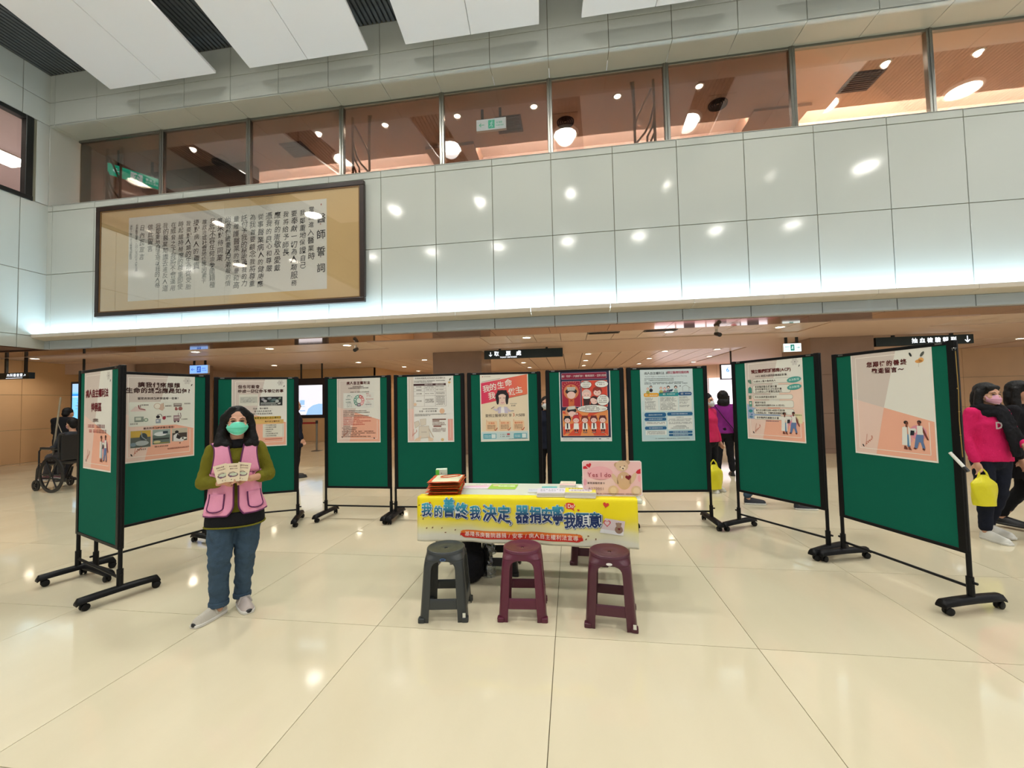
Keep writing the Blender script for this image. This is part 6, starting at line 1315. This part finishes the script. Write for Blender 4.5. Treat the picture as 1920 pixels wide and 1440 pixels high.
# purple and pink jackets between the right boards
pp = person('person in purple jacket seen from behind between two right boards', (2.84, 8.22, 0), radians(170), 1.60, dflt(1.60, anL=(-.12,.0,.09), anR=(.13,.02,.09)), PURP, BLKC, (BKS, BKS), 'hood', None, 0, .80, .013)
MB().tube([(.16,.15,1.32),(.02,.16,1.10),(-.13,.13,.90),(-.17,.08,.80)], .016, 6, flat=.4).build('shoulder_strap', BLKC, pp)
MB().box((-.19,.03,.76), (.07,.20,.22)).build('shoulder_bag', cloth('dark_red', (70,20,30)), pp, bevel=.02)
J = dflt(1.55, wrR=(.21,-.06,.80))
pk_ = person('person in red-pink jacket half hidden behind the flow chart board', (2.16, 6.92, 0), radians(40), 1.55, J, cloth('rose', (206,44,92)), BLKC, (WHS, SOLE), 'bob', WHM, 0, .80, .013)
bag('yellow plastic bag low between the two right boards', Matrix.Translation((2.17, 6.78, .50)) @ Matrix.Rotation(.4, 4, 'Z'), 1.25)
# walker behind the ninth board: only the shoes show
J = dflt(1.66, anL=(-.09,-.26,.09), anR=(.09,.26,.09), knL=(-.09,-.20,.48), knR=(.09,.06,.45))
person('walking person behind the list poster board, jeans and black-white trainers showing below', (2.64, 5.99, 0), radians(84), 1.66, J, DKGR, JEAN, (mat('trainer_black', srgb(40,42,50), .5), SOLE), 'short', None, 0, .80, .014)
# masked person in the gap behind the caricature board
person('masked person in dark clothes in the gap behind the table, between the middle boards', (-.42, 6.9, 0), radians(-6), 1.56, dflt(1.56), NAVY, BLKC, (BKS, BKS), 'bob', WHM, 0, .70, .014)
# dark walker between the left boards
person('person in dark navy coat with one hand down, between two left boards', (-5.66, 7.75, 0), radians(140), 1.62, dflt(1.62, wrL=(-.27,-.06,.80), elL=(-.25,.03,1.03)), NAVY, BLKC, (BKS, BKS), 'short', None, 0, .62, .013)
# black-clad person beside the wheelchair
person('person in black standing bent behind the wheelchair at far left', (-10.60, 7.2, 0), radians(-165), 1.60, dflt(1.60, head=(0,-.10,1.42), neck=(0,-.05,1.30), chest=(0,-.03,1.17), wrL=(-.14,-.28,.95), elL=(-.22,-.04,1.03), wrR=(.12,-.30,.95), elR=(.22,-.06,1.03)), BLKC, BLKC, (BKS, BKS), 'short', None, .2, .66, .013)
# wheelchair, its user, and a cane-like pole
wc = thing('wheelchair', 'black wheelchair seen from the side at the far left', 'wheelchair', (-9.495, 6.54, 0), radians(-96)); wc.scale = (1.12, 1.12, 1.12)
M_WC = mat('wheelchair_black', (.015,.015,.016), .35); M_CR = mat('wheelchair_steel', (.35,.35,.36), .3, 1)
def wheel(name, x, y, r, tyre, spokes):
    w = MB().lathe([(r-tyre,-.012),(r,-.010),(r,.010),(r-tyre,.012)], (x, y, r), 36, 0, 'x', True); o = w.build(name, M_WC, wc, True)
    for k in range(spokes): a = 2*pi*k/spokes; MB().tube([(x,y,r),(x,y+(r-tyre)*cos(a),r+(r-tyre)*sin(a))], .011, 6).build('spoke', M_WC, o)
    MB().lathe([(0,-.02),(.03,-.02),(.03,.02),(0,.02)], (x,y,r), 16, 0, 'x').build('hub', M_WC, o)
    return o
for q in (-1, 1):
    wheel('rear_wheel', q*.28, .12, .29, .045, 6); wheel('front_caster', q*.22, -.36, .09, .03, 5)
    MB().tube([(q*.25,.25,.95),(q*.25,.22,.90),(q*.25,.22,.50),(q*.25,.22,.28)], .012, 8).build('back_post', M_WC, wc, True); MB().tube([(q*.25,.34,.94),(q*.25,.24,.94)], .016, 8).build('push_handle', M_WC, wc, True)
    MB().tube([(q*.25,.22,.70),(q*.25,-.20,.70),(q*.25,-.24,.66),(q*.25,-.24,.34)], .012, 8).build('arm_frame', M_WC, wc, True); MB().box((q*.25,-.01,.715), (.05,.36,.03)).build('arm_pad', M_WC, wc, bevel=.01)
    MB().tube([(q*.25,.22,.46),(q*.25,-.22,.46),(q*.22,-.34,.36),(q*.19,-.42,.14)], .013, 8).build('side_frame', M_WC, wc, True); MB().tube([(q*.25,.22,.22),(q*.25,-.22,.22)], .012, 8).build('lower_rail', M_WC, wc, True)
    MB().tube([(q*.22,-.30,.34),(q*.22,-.36,.16)], .014, 8).build('caster_fork', M_WC, wc, True); MB().box((q*.11,-.47,.11), (.14,.16,.015)).build('footplate', M_CR, wc, bevel=.004)
MB().box((0,0,.475), (.46,.42,.045)).build('seat', M_WC, wc, bevel=.015); MB().box((0,.225,.72), (.46,.03,.42)).build('backrest', M_WC, wc, bevel=.012)
J = dflt(1.58, head=(0,.04,1.20), neck=(0,.08,1.06), shL=(-.165,.09,1.01), shR=(.165,.09,1.01), elL=(-.22,.04,.78), elR=(.22,.04,.78), wrL=(-.17,-.18,.76), wrR=(.17,-.18,.76), hipL=(-.09,.05,.56), hipR=(.09,.05,.56), knL=(-.10,-.36,.58), knR=(.10,-.36,.58), anL=(-.10,-.44,.22), anR=(.10,-.44,.22), waist=(0,.08,.72), chest=(0,.09,.90))
person('person in dark grey jacket and pink mask seated in the wheelchair', (-9.46, 6.53, .04), radians(-96), 1.56, J, DKGR, cloth('grey', (84,80,82)), (mat('rose_shoe', srgb(130,90,96), .6), SOLE), 'short', PKM, 0, .5, .013, seated=True)
t = thing('support_pole', 'thin pale pole standing upright at the wheelchair\'s armrest', 'pole', (-9.675, 6.40, 0)); MB().tube([(0,0,.45),(.06,0,.9),(.173,0,1.74)], .014, 8).build('shaft', mat('pale_pole', srgb(150,140,120), .5), t, True); MB().tube([(.11,0,1.28),(.2,0,1.1),(.26,0,1.0)], .006, 6).build('strap', mat('pale_pole', srgb(150,140,120), .5), t)

# ---- bags under the table --------------------------------------------------------
t = thing('backpack', 'black backpack standing behind the dark grey stool under the table', 'bag', (-.87, 3.42, 0), .1)
mb = MB(); loft(mb, [(0,0,.01,.085,.10),(0,0,.05,.10,.12),(0,0,.20,.105,.12),(0,0,.30,.085,.10),(.0,0,.36,.05,.06)], 20); blob('bag_body', mb, .01, 3, BLKC, t, .01, .05); MB().tube([(-.03,-.02,.34),(0,-.03,.40),(.03,-.02,.34)], .008, 6).build('top_handle', BLKC, t, True)
t = thing('clear_plastic_bag', 'crumpled clear plastic bag beside the black backpack under the table', 'bag', (-.73, 3.50, 0), 0)
mb = MB(); loft(mb, [(0,0,.16,.02,.02),(.01,0,.20,.045,.04),(.0,0,.27,.05,.04),(0,0,.34,.03,.03),(.01,0,.40,.02,.02)], 16); loft(mb, [(0,0,.0,.05,.05),(0,0,.05,.055,.05),(0,0,.12,.04,.04),(0,0,.18,.02,.02)], 16); o = blob('bag_body', mb, .008, 1, m_glass('clear_film', (.86,.90,.92), .16), t, .012, .02)
if _tmp: bpy.data.scenes.remove(_tmp)
